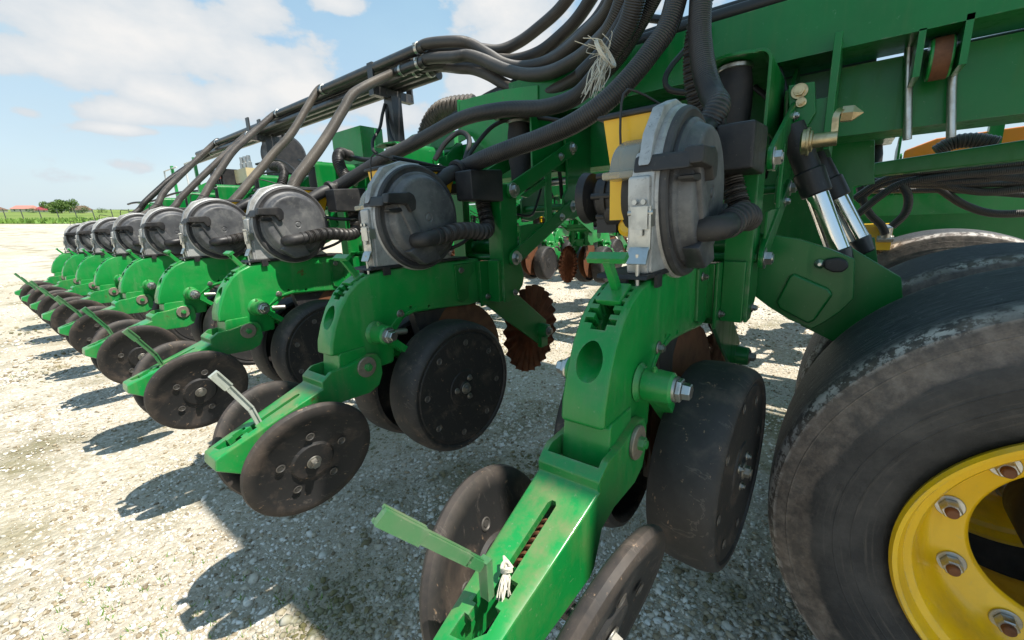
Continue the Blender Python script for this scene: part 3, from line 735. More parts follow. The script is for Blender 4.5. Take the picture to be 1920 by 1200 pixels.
    m = MB(); m.lathe([(.1262, -.042), (.1262, -.0490), (.1235, -.0525), (.1185, -.0545), (.1165, -.0575), (.1105, -.0700), (.1060, -.0735), (.100, -.0745), (.060, -.0765), (.014, -.078), (.012, -.0765), (.009, -.0765), (.007, -.0785), (0, -.0785)], (cx, 0, cz), 'y', 96)
    # raised curved rib and molded steps
    m.prism([(.712, .085), (.735, .098), (.800, -.015), (.800, -.055), (.775, -.050)], -.0835, -.045, bev=.007)
    m.prism([(.925, .005), (.960, .015), (.962, -.035), (.93, -.030)], -.077, -.045, bev=.003)
    m.prism([(.80, -.03), (.84, -.05), (.86, -.09), (.80, -.10), (.745, -.06)], -.082, -.045, bev=.006)
    ld = part('meter_lid', m, M_LID, hs)
    m = MB()
    m.prism([(.676, .066), (.682, .092), (.735, .094), (.75, .097), (.766, .090), (.772, .074), (.768, .050), (.752, .044), (.740, .064)], -.097, -.068, bev=.005)
    m.prism([(.672, .060), (.680, .086), (.712, .090), (.708, .064)], -.080, .006, bev=.005)
    m.prism([(.690, .052), (.74, .058), (.748, .050), (.72, .044), (.692, .046)], -.082, -.058, bev=.002)
    part('lid_latch', m, M_PLASTIC, hs)
    m = MB(); r = .021
    m.tube([(.772, -.065, -.030), (.772, -.085, -.030), (.776, -.098, -.029), (.786, -.106, -.028), (.80, -.108, -.026), (.845, -.108, -.021)], r, 20, .006)
    m.lathe([(r, 0), (r*1.15, .001), (r*1.15, .012), (r, .013)], (.815, -.108, -.024), 'x', 24)
    part('lid_elbow', m, M_PLASTIC, hs)
    m = MB(); m.tube([(.836, -.108, -.022), (.90, -.111, -.012), (.96, -.112, -.012), (1.02, -.105, -.018), (1.07, -.082, -.005), (1.085, -.06, .05), (1.09, -.04, .12)], .0235, 20, .0036, ribs=(0, .08))
    part('vent_hose', m, M_HOSE, u)
    m = MB()
    zz = .022
    m.box((.662, -.014, -.045+zz), (.004, .034, .066), bev=.001); m.box((.6575, -.014, -.030+zz), (.005, .026, .034), bev=.0012)
    m.prism([(.662, -.072+zz), (.655, -.080+zz), (.646, -.100+zz), (.649, -.101+zz), (.659, -.084+zz), (.666, -.074+zz)], -.030, .002, bev=.0008)
    m.box((.668, -.030, -.03+zz), (.020, .003, .026)); m.cyl((.662, -.034, -.022+zz), (.662, .006, -.022+zz), .0045, seg=10); m.box((.6545, -.014, -.052+zz), (.004, .012, .010)); m.cyl((.66, -.02, -.006+zz), (.654, -.02, -.006+zz), .004, seg=10); m.cyl((.66, -.006, -.006+zz), (.654, -.006, -.006+zz), .004, seg=10)
    m.tube([(.653, -.014, -.085+zz), (.655, -.014, -.128)], .0032, 8)
    part('spring_clip', m, M_ZINC, hs)
    # --- seed hopper with its dark lid and dusty clear dome
    m = MB()
    m.faces([(.775, .005, .05), (.775, .072, .05), (.985, .072, .05), (.985, .005, .05), (.765, -.022, .168), (.765, .088, .168), (1.01, .088, .168), (1.01, -.022, .168)],
            [(3, 2, 1, 0), (4, 5, 6, 7), (0, 1, 5, 4), (1, 2, 6, 5), (2, 3, 7, 6), (3, 0, 4, 7)]); m.bev(m.bm.faces[:], .012, 3)
    m.box((.80, .030, .028), (.13, .06, .075), bev=.015); m.cyl((.74, .03, -.02), (.78, .03, -.03), .018, seg=20, bev=.006)
    hp = part('hopper', m, M_HOPPER, u)
    m = MB(); m.prism([(.757, -.030), (1.02, -.030), (1.02, .097), (.757, .097)], .166, .174, 'z', bev=.003); m.prism([(.775, -.022), (1.0, -.022), (1.0, .088), (.775, .088)], .174, .180, 'z', bev=.003)
    part('hopper_lid', m, M_PLASTIC, hp)
    m = MB(); m.prism([(.690, .066)]+[(.775-.080*math.cos(a),   .068+.058*math.sin(a)) for a in np.linspace(.1, 1.5, 9)]+[(.775, .066)], -.004, .044, 'y', bev=.006)
    m.prism([(.684, .056), (.684, .068), (.78, .068), (.78, .056)], -.016, .052, 'y', bev=.003)
    part('seed_window', m, M_CLEAR, hp)
    m = MB(); m.tube([(.755, .045, .075), (.748, .048, .14), (.752, .045, .20), (.77, .03, .205), (.83, .0, .185)], .0022, 8)
    part('lid_wire', m, M_CABLE, hp)
    # --- drive coupler on the far side
    m = MB(); m.cyl((.80, .03, .035), (.80, .13, .035), .014, seg=20)
    m.cyl((.80, .062, .035), (.80, .108, .035), .044, .042, seg=28, bev=.006); m.box((.80, .085, -.008), (.05, .04, .05), bev=.006); m.lathe([(.042, .08), (.048, .081), (.048, .089), (.042, .09)], (.80, 0, .035), 'y', 28)
    for k in range(6): a = k*math.pi/3; m.cyl((.80+.043*math.cos(a), .064, .035+.043*math.sin(a)), (.80+.043*math.cos(a), .107, .035+.043*math.sin(a)), .006, seg=10)
    m.lathe([(0, .118), (.02, .118), (.047, .125), (.050, .140), (.042, .140), (.038, .131), (0, .131)], (.80, 0, .035), 'y', 40)
    for k in range(6): a = k*math.pi/3; m.box((.80+.024*math.cos(a), .133, .035+.024*math.sin(a)), (.004, .012, .04), Matrix.Translation((.80+.024*math.cos(a), .133, .035+.024*math.sin(a))) @ Matrix.Rotation(-a+math.pi/2, 4, 'Y') @ Matrix.Translation((-.80-.024*math.cos(a), -.133, -.035-.024*math.sin(a))))
    part('meter_drive', m, M_PLASTIC, u)
    # --- dark box in front of the meter and vacuum neck
    m = MB(); m.prism([(.975, .078), (.972, .166), (1.125, .176), (1.125, .076)], -.125, -.055, bev=.006); m.box((1.05, -.02, .12), (.10, .08, .03), bev=.004)
    part('control_box', m, M_PLASTIC, u)
    m = MB(); m.tube([(.88, -.02, .10), (.93, -.025, .135), (.975, -.03, .160), (1.010, -.03, .172)], .023, 20, .008)
    m.lathe([(.026, 0), (.034, .002), (.034, .016), (.026, .018)], (0, 0, 0), 'z', 28, Matrix.Translation((1.005, -.03, .170)) @ Vector((.035, 0, .012)).to_track_quat('Z', 'Y').to_matrix().to_4x4())
    part('vacuum_neck', m, M_PLASTIC, u)
    for o_ in list(bpy.data.objects):
        if o_.parent == u and o_.name.split('.')[0] in ('meter_housing', 'meter_back', 'vent_hose'): o_.location.y -= .012
    m = MB(); m.cyl((1.24, -.11, -.085), (1.24, .125, -.085), .030, seg=20, bev=.003); part('cross_tube', m, M_GREEN_D, u)
    # wiring below
    m = MB(); m.tube([(1.10, -.06, .06), (1.16, -.05, .05), (1.25, -.06, .04), (1.33, -.08, .03), (1.40, -.06, .06), (1.50, -.03, .16)], .005, 8); m.tube([(.96, .03, -.08), (1.02, -.03, -.05), (1.10, -.03, .0), (1.22, .0, .03), (1.40, .03, .0)], .006, 8)
    m.tube([(1.55, -.02, .36), (1.53, -.07, .30), (1.55, -.08, .2), (1.6, -.06, .1)], .008, 10)
    part('wiring', m, M_CABLE, u)
    return u
def build_tree_index():
    CH.clear()
    for o in bpy.data.objects:
        if o.parent: CH.setdefault(o.parent.name, []).append(o)
proto = build_unit(); build_tree_index()
UNIT_POS = [(-.006, YC+.018, .008)]+[(0, YC+SP*k, -.004 if k == 1 else 0) for k in range(1, 9)]
UNIT_LABEL = ['nearest green planter row unit, grey meter behind its toothed arch, beside the big road tyre',
 'second row unit from the camera, with a bare grey closing lever and shaded meter lid',
 'third row unit, thin grey cable clipped across its sunlit meter lid',
 'fourth row unit, between the unit with the cable on its lid and the fifth one',
 'fifth row unit, in the middle of the row of nine',
 'sixth row unit from the camera, three more units behind it',
 'seventh row unit from the camera, third from the far end of the row',
 'eighth row unit, last but one at the far end of the row',
 'farthest planter row unit, at the far left end of the row against the gravel']
UNITS = []
for k in range(9):
    o = proto if k == 0 else copy_tree(proto)
    o.matrix_world = MACH @ Matrix.Translation(UB+Vector(UNIT_POS[k]))
    tag(o, UNIT_LABEL[k], 'planter unit', 'planter row units hanging from the toolbar'); UNITS.append(o)
SPIN = random.Random(5)
def spin_wheels(o):
    for c in bpy.data.objects:
        if c.parent == o and c.name.split('.')[0] in ('gauge_wheel', 'closing_wheel', 'coulter_blade'):
            c.rotation_euler = (c.rotation_euler.to_matrix() @ Matrix.Rotation(SPIN.uniform(0, 6.28), 3, 'Y')).to_euler()
        if c.parent == o and c.name.split('.')[0] == 'closing_lever':
            a = SPIN.uniform(-.10, .06); p = Vector((.330, 0, -.43))-UB; Rm = Matrix.Rotation(a, 3, 'Y') @ Matrix.Rotation(SPIN.uniform(-.06, .06), 3, 'X')
            c.rotation_euler = Rm.to_euler(); c.location = p-Rm @ p
for c in bpy.data.objects:
    if c.parent == UNITS[0] and c.name.split('.')[0] == 'gauge_wheel':
        c.location.z -= .018; c.location.y += -.010 if c.location.y < 0 else 0
for k_, u_ in enumerate(UNITS):
    if k_ > 0: spin_wheels(u_)
def find(o, name):
    for c in bpy.data.objects:
        if c.parent == o and c.name.split('.')[0] == name: yield c
for c in find(UNITS[1], 'closing_lever'):
    c.material_slots[0].link = 'OBJECT'; c.material_slots[0].material = M_GREY_L; c['label'] = 'lever with worn bare grey paint'
# the nearest unit's lever lies in a lower notch, pulled back and over
for c in list(find(UNITS[0], 'closing_lever')):
    BASE[UNITS[0].name] = UB; c.name = 'old'; bpy.data.objects.remove(c)
build_tree_index()
_o = Vector(UNIT_POS[0])
_b = PY(903, 1062, _o.y)-_o; _t = PY(712, 968, _o.y+.035)-_o; _d = (_t-_b)
m = MB()
for a, b, w, th in ((0, .16, .011, .006), (.14, .66, .0125, .006), (.62, 1.0, .017, .008)):
    A, B = _b+_d*a, _b+_d*b; d = B-A; M = Matrix.Translation(A) @ d.to_track_quat('Z', 'X').to_matrix().to_4x4()
    m.box((0, 0, d.length/2), (w, th, d.length), M, bev=.002)
    for q in (-1, 1): m.box((q*w*.44, th*.6, d.length/2), (.0035, .006, d.length), M, bev=.001)
m.box(_b+Vector((.006, 0, -.02)), (.010, .013, .05), bev=.002)
part('closing_lever', m, M_GREEN_L, UNITS[0])
#BODY2
# ------------------------------------------------------------------ ground, gravel, field
GS = math.tan(rad(1.3))
def gz(x, y):
    y = np.asarray(y, float)
    return np.where(y > 0, -GS*14*(1-np.exp(-np.maximum(y, 0)/14)), -GS*np.maximum(y, -6))
def build_ground():
    na, rr = 144, np.concatenate([[0.02], np.geomspace(.25, 7000, 120)])
    a = np.linspace(0, 2*np.pi, na, endpoint=False)
    X = np.outer(rr, np.cos(a)); Y = np.outer(rr, np.sin(a)); Z = gz(X, Y)
    near = np.clip(1-rr/12, 0, 1)[:, None]
    Z = Z+near*(.010*np.sin(X*3.1+Y*1.7)+.008*np.sin(X*5.3-Y*4.1+1)+.006*np.sin(Y*9+X*2))
    v = np.stack([X, Y, Z], -1).reshape(-1, 3)
    f = [(i*na+j, i*na+(j+1) % na, (i+1)*na+(j+1) % na, (i+1)*na+j) for i in range(len(rr)-1) for j in range(na)]
    me = bpy.data.meshes.new('ground'); me.from_pydata(v.tolist(), [], [(q[0], q[3], q[2], q[1]) for q in f]); me.materials.append(M_GROUND)
    for p in me.polygons: p.use_smooth = True
    me.flip_normals() if me.polygons[500].normal.z < 0 else None
    o = link('ground', me); tag(o, kind='structure')
build_ground()
def gh(X, Y):
    r = np.hypot(X, Y); near = np.clip(1-r/12, 0, 1)
    return gz(X, Y)+near*(.010*np.sin(X*3.1+Y*1.7)+.008*np.sin(X*5.3-Y*4.1+1)+.006*np.sin(Y*9+X*2))
def WPG(u, v):
    d = RW @ np.array([u-CX, v-CY, F]); k = -CAM_H/(d[2]+GS*d[1]); return d*k
def build_gravel():
    bm = bmesh.new(); bmesh.ops.create_icosphere(bm, subdivisions=1, radius=1)
    bv = np.array([v.co[:] for v in bm.verts]); bf = np.array([[v.index for v in f.verts] for f in bm.faces]); bm.free()
    nv = len(bv)
    def batch(n, d0, d1, s0, s1, pw):
        d = d0*(d1/d0)**(RNG.random(n)**pw); th = (RNG.random(n)-.5)*rad(134)
        f = np.outer(d*np.cos(th)**.0, [0, 0, 0])
        dx = d*np.cos(th); dy = d*np.sin(th)
        X = FWD[0]*dx+RGT[0]*dy; Y = FWD[1]*dx+RGT[1]*dy
        # clustered: coarse chips gather in patches
        cl = np.sin(X*2.3+1.1*np.sin(Y*1.9))*np.sin(Y*2.9+1.3*np.sin(X*1.3))
        s = s0*(s1/s0)**(RNG.random(n)**2.2)*(1+.25*cl)
        return X, Y, s
    rn = 240; ra = RNG.random(rn)*6.283; rr_ = np.sqrt(RNG.random(rn))
    c0 = WPG(640, 1045); rub = (c0[0]+rr_*np.cos(ra)*.30, c0[1]+rr_*np.sin(ra)*.42, .005+.013*RNG.random(rn)**2.2)
    parts = [rub, batch(100000, .55, 4.5, .0020, .0098, .80), batch(500, .6, 4.5, .009, .017, .8), batch(36000, 3.2, 12, .006, .016, .8)]
    X, Y, S = (np.concatenate(q) for q in zip(*parts)); n = len(X)
    Z = gh(X, Y)
    pert = 1+(RNG.random((n, nv, 1))-.5)*.95
    sc = np.stack([.8+.6*RNG.random(n), .7+.5*RNG.random(n), .45+.35*RNG.random(n)], -1)[:, None, :]
    V = bv[None]*pert*sc*S[:, None, None]
    an = RNG.random(n)*6.283; tx = (RNG.random(n)-.5)*.9
    c, s = np.cos(tx)[:, None], np.sin(tx)[:, None]; V[..., 1], V[..., 2] = V[..., 1]*c-V[..., 2]*s, V[..., 1]*s+V[..., 2]*c
    c, s = np.cos(an)[:, None], np.sin(an)[:, None]; V[..., 0], V[..., 1] = V[..., 0]*c-V[..., 1]*s, V[..., 0]*s+V[..., 1]*c
    V[..., 0] += X[:, None]; V[..., 1] += Y[:, None]; V[..., 2] += (Z+S*.12)[:, None]
    Fc = (bf[None]+(np.arange(n)*nv)[:, None, None]).reshape(-1)
    me = bpy.data.meshes.new('gravel'); me.vertices.add(n*nv); me.vertices.foreach_set('co', V.reshape(-1).astype(np.float32))
    nf = n*len(bf); me.loops.add(nf*3); me.polygons.add(nf)
    me.loops.foreach_set('vertex_index', Fc.astype(np.int32)); me.polygons.foreach_set('loop_start', np.arange(0, nf*3, 3, dtype=np.int32))
    me.update(calc_edges=True)
    at = me.attributes.new('tone', 'FLOAT', 'POINT'); at.data.foreach_set('value', np.repeat(RNG.random(n), nv).astype(np.float32))
    me.materials.append(M_STONE); o = link('gravel', me); tag(o, kind='stuff')
build_gravel()
ZF = float(gz(0, 60))
def fieldpt(dep, lat, z=0): return (FWD[0]*dep+RGT[0]*lat, FWD[1]*dep+RGT[1]*lat, ZF+z)
def build_field():
    m = MB(); nl = 160; rows = [43, 45, 48, 54, 65, 90, 160, 400, 1500, 6500]; g = []
    for i, d in enumerate(rows):
        g.append([m.bm.verts.new(fieldpt(d+(random.uniform(-.35, .35) if i == 0 else 0), (k/nl-.5)*2*d*2.2, .03+(.10 if 0 < i else 0))) for k in range(nl+1)])
    for a, b in zip(g[:-1], g[1:]):
        for k in range(nl): m.bm.faces.new((a[k], a[k+1], b[k+1], b[k]))
    solo('grass_field', m, M_GRASS, None, None, mach=False, kind='structure')
    m = MB()
    for i in range(9000):
        d = 43.2+random.random()**1.5*8; l = random.uniform(-75, 12); h = random.uniform(.12, .42)*(1+.6*math.sin(l*.35)*math.sin(l*.13+1)); a = random.random()*6.28; w = random.uniform(.05, .16)
        p = Vector(fieldpt(d, l)); q = Vector((math.cos(a)*w, math.sin(a)*w, 0)); ln = Vector((random.uniform(-.15, .15), random.uniform(-.15, .15), h))
        m.faces([p-q, p+q, p+ln+q*.3, p+ln-q*.3], [(0, 1, 2, 3)])
    solo('verge_weeds', m, M_WEED, None, None, mach=False, kind='stuff')
    m = MB()
    for i in range(1300):
        d = 1.0*(8/1.0)**random.random(); th = rad(random.uniform(-60, 15)); x, y = d*math.cos(th), d*math.sin(th)
        X = FWD[0]*x+RGT[0]*y; Y = FWD[1]*x+RGT[1]*y
        if math.sin(X*1.9+2)*math.sin(Y*1.4+.5) < .25: continue
        z = float(gh(X, Y))
        for b in range(4):
            a = random.random()*6.28; h = random.uniform(.008, .028); q = Vector((math.cos(a), math.sin(a), 0))*.0016; ln = Vector((random.uniform(-.012, .012), random.uniform(-.012, .012), h)); p = Vector((X+random.uniform(-.01, .01), Y+random.uniform(-.01, .01), z))
            m.faces([p-q, p+q, p+ln], [(0, 1, 2)])
    solo('grass_sprouts', m, M_WEED, None, None, mach=False, kind='stuff')
build_field()
# fence
def build_fence():
    D = 49.0; us = [-60, -28, 5, 38, 70, 103, 135, 168, 200, 234, 266, 300, 335, 370]
    fo = thing('wire_fence', 'thin dark wire fence along the green field behind the gravel yard', 'fence', fieldpt(D, (120-CX)/F*D), mach=False)
    for u in us:
        l = (u-CX)/F*D*1.0; m = MB(); b = Vector(fieldpt(D, l)); t = b+Vector((0, 0, 1.45)); t += Vector(RGT.tolist())*(-.12)
        m.cyl(b, t, .045, .04, 8); part('post', m, M_POST, fo)
    for h in (1.4, 1.05, .7):
        m = MB(); pts = [Vector(fieldpt(D, (u-CX)/F*D-.1*h, h)) for u in us]; m.tube(pts, .008, 5, step=50, smooth=False); part('wire', m, M_POST, fo)
build_fence()
def blob_tree(name, label, cat, u, D, w, h, mat, trunk=True, n=900, group=None, base=0):
    l = (u-CX)/F*D; o = thing(name, label, cat, fieldpt(D, l, base), group, mach=False)
    rs = random.Random(int(u*7+D)); m = MB(); lf = []
    cl = [(rs.uniform(-.36, .36)*w, rs.uniform(-.36, .36)*w, h*(.16+.64*rs.random()), rs.uniform(.14, .24)*w) for _ in range(16)]
    for i in range(n):
        cx, cy, cz, r = rs.choice(cl); a = rs.random()*6.28; b = math.asin(rs.uniform(-1, 1)); rr = r*rs.uniform(.45, 1.05)
        p = Vector(fieldpt(D, l, base))+Vector((cx+rr*math.cos(a)*math.cos(b), cy+rr*math.sin(a)*math.cos(b), max(.15, cz+rr*math.sin(b)*.85)))
        s = rs.uniform(.03, .06)*w*.55; q = Euler((rs.random()*6, rs.random()*6, rs.random()*6)).to_matrix()
        m.faces([p+q @ Vector((-s, 0, 0)), p+q @ Vector((0, -s*.6, 0)), p+q @ Vector((s, 0, 0)), p+q @ Vector((0, s*.6, 0))], [(0, 1, 2, 3)])
    part('crown', m, mat, o)
    m = MB(); b = Vector(fieldpt(D, l, base)); m.cyl(b-Vector((0, 0, .1)), b+Vector((0, 0, h*.6)), .05*w*.5, .02*w*.5, 8)
    for k in range(4):
        a = k*1.6+rs.random(); m.cyl(b+Vector((0, 0, h*.3)), b+Vector((math.cos(a)*w*.25, math.sin(a)*w*.25, h*.62)), .02*w*.5, .008*w*.5, 6)
    part('trunk', m, M_BARK, o)
blob_tree('field_tree', 'round green tree standing tallest on the far horizon, right of the red roof', 'tree', 142, 150, 9.2, 4.6, M_LEAF, n=5200)
blob_tree('field_tree', 'dark tree at the left edge of the photo on the horizon', 'tree', 1, 150, 4.5, 4.2, M_LEAF2, n=900)
blob_tree('bush', 'dark green bush on the horizon right of the tallest tree', 'bush', 180, 150, 5, 2.9, M_LEAF2, n=900)
blob_tree('bush', 'low bush on the horizon close to the row of seed meters', 'bush', 215, 170, 4, 2.3, M_LEAF, n=600)
blob_tree('bush', 'small dark bush on the horizon left of the bright red roof', 'bush', 90, 170, 4, 2.3, M_LEAF2, n=600)
blob_tree('shrub', 'green shrub growing at the yard edge in front of the fence', 'shrub', 171, 47.5, 1.2, .95, M_WEED, n=500)
blob_tree('shrub', 'small shrub at the foot of the second fence post', 'shrub', 38, 47.5, .7, .5, M_LEAF2, n=300)
blob_tree('shrub', 'lowest shrub at the yard edge, left of the bright red roof', 'shrub', 75, 45, 1.2, .5, M_WEED, n=300)
def house(label, u0, u1, D, wh, rh, rm):
    l0, l1 = (u0-CX)/F*D, (u1-CX)/F*D; c = (l0+l1)/2; o = thing('house', label, 'house', fieldpt(D, c), None, mach=False)
    w = (l1-l0)/2; dd = 6
    def q(a, b, z): return Vector(fieldpt(D+b, c+a, z))
    m = MB(); v = [q(a, b, z) for z in (-.3, wh) for a, b in ((-w, 0), (w, 0), (w, dd), (-w, dd))]
    m.faces(v, [(0, 1, 5, 4), (1, 2, 6, 5), (2, 3, 7, 6), (3, 0, 4, 7), (4, 5, 6, 7)]); part('wall', m, M_WALL, o)
    m = MB(); e = .4; v = [q(-w-e, -e, wh), q(w+e, -e, wh), q(w+e, dd+e, wh), q(-w-e, dd+e, wh), q(-w*.9, dd/2, wh+rh), q(w*.9, dd/2, wh+rh)]
    m.faces(v, [(0, 1, 5, 4), (2, 3, 4, 5), (1, 2, 5), (3, 0, 4), (3, 2, 1, 0)]); part('roof', m, rm, o)
    for k in range(3):
        a = -w*.6+k*w*.6; m = MB(); v = [q(a-.4, -.03, wh*.35), q(a+.4, -.03, wh*.35), q(a+.4, -.03, wh*.8), q(a-.4, -.03, wh*.8), q(a-.4, .02, wh*.35), q(a+.4, .02, wh*.35), q(a+.4, .02, wh*.8), q(a-.4, .02, wh*.8)]
        m.faces(v, [(0, 1, 2, 3), (4, 7, 6, 5), (0, 3, 7, 4), (1, 5, 6, 2)]); part('window', m, M_PLASTIC, o)
house('house with a bright red roof left of the tallest tree', 94, 127, 230, 1.1, 2.3, M_REDROOF)
house('long house with a faded pink roof at the far left', 50, 86, 260, 1.8, 2.0, M_PINKROOF)
house('brown roofed house behind the tallest tree', 156, 176, 200, 1.2, 2.0, M_BROWNROOF)
house('grey brown house at the left edge beside the dark tree', 6, 20, 220, 1.2, 1.6, M_BROWNROOF)

# ------------------------------------------------------------------ transport wheels (axle along x)
TR = 0.475/0.40; WCY, WCZ = -.406, -.597; WX = .942
def build_wheel(name, label, x0, group, detailed=True):
    c = Vector((x0, WCY, WCZ)); o = thing(name, label, 'wheel', c, group); BASE[o.name] = c
    k = TR
    tp = [(.226, .020), (.236, .010), (.246, .006), (.275, .000), (.318, -.006), (.345, -.004), (.350, -.001), (.376, .000), (.392, .006), (.399, .016), (.4035, .030), (.4075, .07), (.410, .13), (.411, .185), (.410, .24), (.4075, .30), (.4035, .345), (.399, .358), (.390, .366), (.36, .372), (.30, .374), (.24, .366), (.226, .35)]
    m = MB(); m.lathe([(r*k, h*k) for r, h in tp], (0, 0, 0), 'x', 200)
    part('tyre', m, M_TYRE, o, at=c)
    rp = [(.2275, .016), (.236, .004), (.237, -.004), (.233, -.010), (.227, -.008), (.222, .004), (.219, .012), (.209, .016), (.203, .026), (.198, .060), (.193, .088), (.186, .100), (.176, .106), (.140, .110), (.136, .113), (.133, .119), (.134, .124), (.142, .127), (.185, .122), (.200, .15), (.206, .30), (.222, .35), (.232, .36)]
    m = MB(); m.lathe([(r*k, h*k) for r, h in rp], (0, 0, 0), 'x', 128); rim = part('rim', m, M_YELLOW, o, at=c)
    if detailed:
        for i in range(10):
            a = 2*math.pi*i/10+rad(9.5); p = Vector((.107*k, .163*k*math.cos(a), .163*k*math.sin(a)))
            m = MB(); m.cyl(p, p+Vector((-.004, 0, 0)), .022, seg=28, bev=.001); m.cyl(p+Vector((-.004, 0, 0)), p+Vector((-.024, 0, 0)), .0165, .0155, seg=6, bev=.002)
            nu = part('wheel_nut', m, M_ZINC, rim)
            m = MB(); m.cyl(p+Vector((-.02, 0, 0)), p+Vector((-.034, 0, 0)), .0105, .0095, seg=18, bev=.002); part('stud', m, M_RUST, rim)
        m = MB(); m.lathe([(0, .10), (.05, .10), (.075, .13), (.085, .16), (.085, .30), (0, .30)], (0, 0, 0), 'x', 48); part('hub', m, M_BLACKP, o, at=c)
    return o
build_wheel('transport_wheel', 'nearest transport wheel, muddy smooth tyre on a yellow rim with steel nuts', WX, 'transport wheels under the planter frame')
build_wheel('transport_wheel', 'second smooth tyre, squeezed right behind the nearest road wheel', WX+.594, 'transport wheels under the planter frame')
build_wheel('transport_wheel', 'third road tyre, behind the first two with a dark gap between', WX+1.75, 'transport wheels under the planter frame')
#BODY3
# ------------------------------------------------------------------ planter frame
FR = thing('planter_chassis', 'dark green steel beams carrying the nine row units, above the road wheels', 'chassis', (1.85, .5, .0)); 
def fp(name, mb, mat=M_GREEN_D, label=None): return part(name, mb, mat, FR, label=label)
m = MB(); m.box((1.855, 2.0, .324), (.19, 9.6, .198), bev=.016, seg=3); fp('toolbar', m)
m = MB(); m.box((1.69, -.75, .515), (.18, 3.95, .160), bev=.022, seg=4); m.box((1.685, -.75, .6), (.06, 3.6, .012)); fp('upper_beam', m)
# end plate of the upper beam
pl = [PX(u, v, 1.6) for u, v in ((861, 190), (948, 168), (1010, 160), (1010, 302), (945, 292), (915, 282), (893, 268), (886, 255), (872, 262), (861, 268))]
m = MB(); m.prism([(p.y, p.z) for p in pl], 1.592, 1.604, 'x', bev=.002); e = PX(861, 190, 1.6); m.box((1.66, e.y, e.z-.06), (.14, .012, .13), bev=.002); fp('end_plate', m, M_GREEN)
m = MB(); m.prism([(.30, .105), (.30, .142), (-.435, .200), (-.75, .232), (-.75, .150), (-.435, .136)], 2.2, 2.29, 'x', bev=.006); fp('rear_beam', m)
m = MB(); m.box((1.63, .066, .31), (.24, .012, .29), bev=.002); m.prism([(1.50, .17), (1.50, .45), (1.51, .45), (1.51, .17)], .058, .076, bev=.002); m.prism([(1.515, .17), (1.515, .30), (1.60, .30), (1.60, .17)], .072, .16, bev=.004); fp('hanger_plate', m)
# clevis with bush under the upper beam
y0, y1 = PX(1724, 100, 1.60).y, PX(1812, 80, 1.60).y; zt, zb = PX(1724, 55, 1.6).z, PX(1724, 143, 1.6).z
for yy, dz in ((y0, 0), (y1, .01)): m = MB(); m.box((1.66, yy, (zt+zb)/2+dz), (.12, .014, zt-zb), bev=.003); fp('clevis_plate', m)
c = PX(1768, 107, 1.66); m = MB(); m.cyl((1.67, y0-.022, c.z), (1.67, y1+.014, c.z), .050, seg=40, bev=.003); b_ = fp('clevis_bush', m, M_GREEN)
m = MB(); ym = (y0+y1)/2; m.cyl((1.67, ym-.022, c.z), (1.67, ym+.012, c.z), .0512, seg=40); part('rusty_band', m, M_RUST, b_)
for u, v0, v1 in ((1704, 100, 262), (1786, 140, 258)):
    a, b = PX(u, v0, 1.735), PX(u-3, v1, 1.735); m = MB(); m.tube([a+Vector((.0, 0, .1)), a, b], .0105, 14, .02); fp('u_bolt', m, M_ZINC)
# wheel arm plates
def plate(name, pts, X, th, mat=M_GREEN_D, bev=.003):
    mm = MB(); q = [PX(u, v, X) for u, v in pts]; mm.prism([(p.y, p.z) for p in q], X, X+th, 'x', bev=bev); return fp(name, mm, mat)
pa = [(1300, 415), (1395, 432), (1500, 448), (1560, 468), (1603, 486), (1601, 560), (1575, 585), (1545, 605), (1522, 617), (1480, 600), (1440, 575), (1395, 540), (1330, 470)]
arm_p = plate('wheel_arm', pa, 1.34, .016)
m = MB(); q = [PX(u, v, 1.338) for u, v in ((1488, 512), (1553, 540), (1562, 552), (1528, 600), (1515, 606), (1462, 578), (1456, 566), (1480, 518))]; m.prism([(p.y, p.z) for p in q], 1.327, 1.342, 'x', bev=.006, seg=3); part('raised_panel', m, M_GREEN_D, arm_p)
m = MB(); q = [PX(u, v, 1.33) for u, v in ((1545, 486), (1572, 482), (1588, 488), (1592, 500), (1580, 510), (1562, 510), (1545, 503))]; m.prism([(p.y, p.z) for p in q], 1.318, 1.34, 'x', bev=.006); part('pin_cap', m, M_PLASTIC, arm_p)
p = PX(1537, 495, 1.33); m = MB(); m.cyl(p, p+Vector((-.012, 0, 0)), .012, .007, 20, bev=.003); part('rivet', m, M_ZINC, arm_p)
plate('wheel_arm', [(1560, 440), (1606, 470), (1690, 520), (1700, 640), (1560, 640), (1500, 610), (1520, 520)], 1.46, .012)
plate('wheel_arm', [(1575, 450), (1640, 445), (1650, 520), (1590, 500)], 1.9, .012)
plate('frame_web', [(1345, 290), (1500, 270), (1640, 262), (1640, 345), (1600, 350), (1600, 455), (1560, 470), (1345, 470)], 2.05, .012)
# cylinders with chrome rods
def cylinder(a, b, X, r, R):
    A, B = PX(*a, X), PX(*b, X); d = (A-B).normalized()
    mm = MB(); mm.cyl(A+d*.02, B, r, seg=32); rod = fp('cylinder_rod', mm, M_CHROME)
    mm = MB(); mm.cyl(A, A+d*.07, R*1.0, R*1.05, seg=32, bev=.004); mm.cyl(A+d*.07, A+d*.20, R*.88, seg=32); fp('cylinder_barrel', mm, M_PLASTIC)
    mm = MB(); mm.cyl(B+d*.004, B-d*.05, r*1.12, r*.85, seg=24, bev=.004); part('rod_end', mm, M_BLACKP, rod)
cylinder((1532, 365), (1572, 470), 1.46, .027, .036); cylinder((1572, 372), (1612, 448), 1.80, .027, .036)
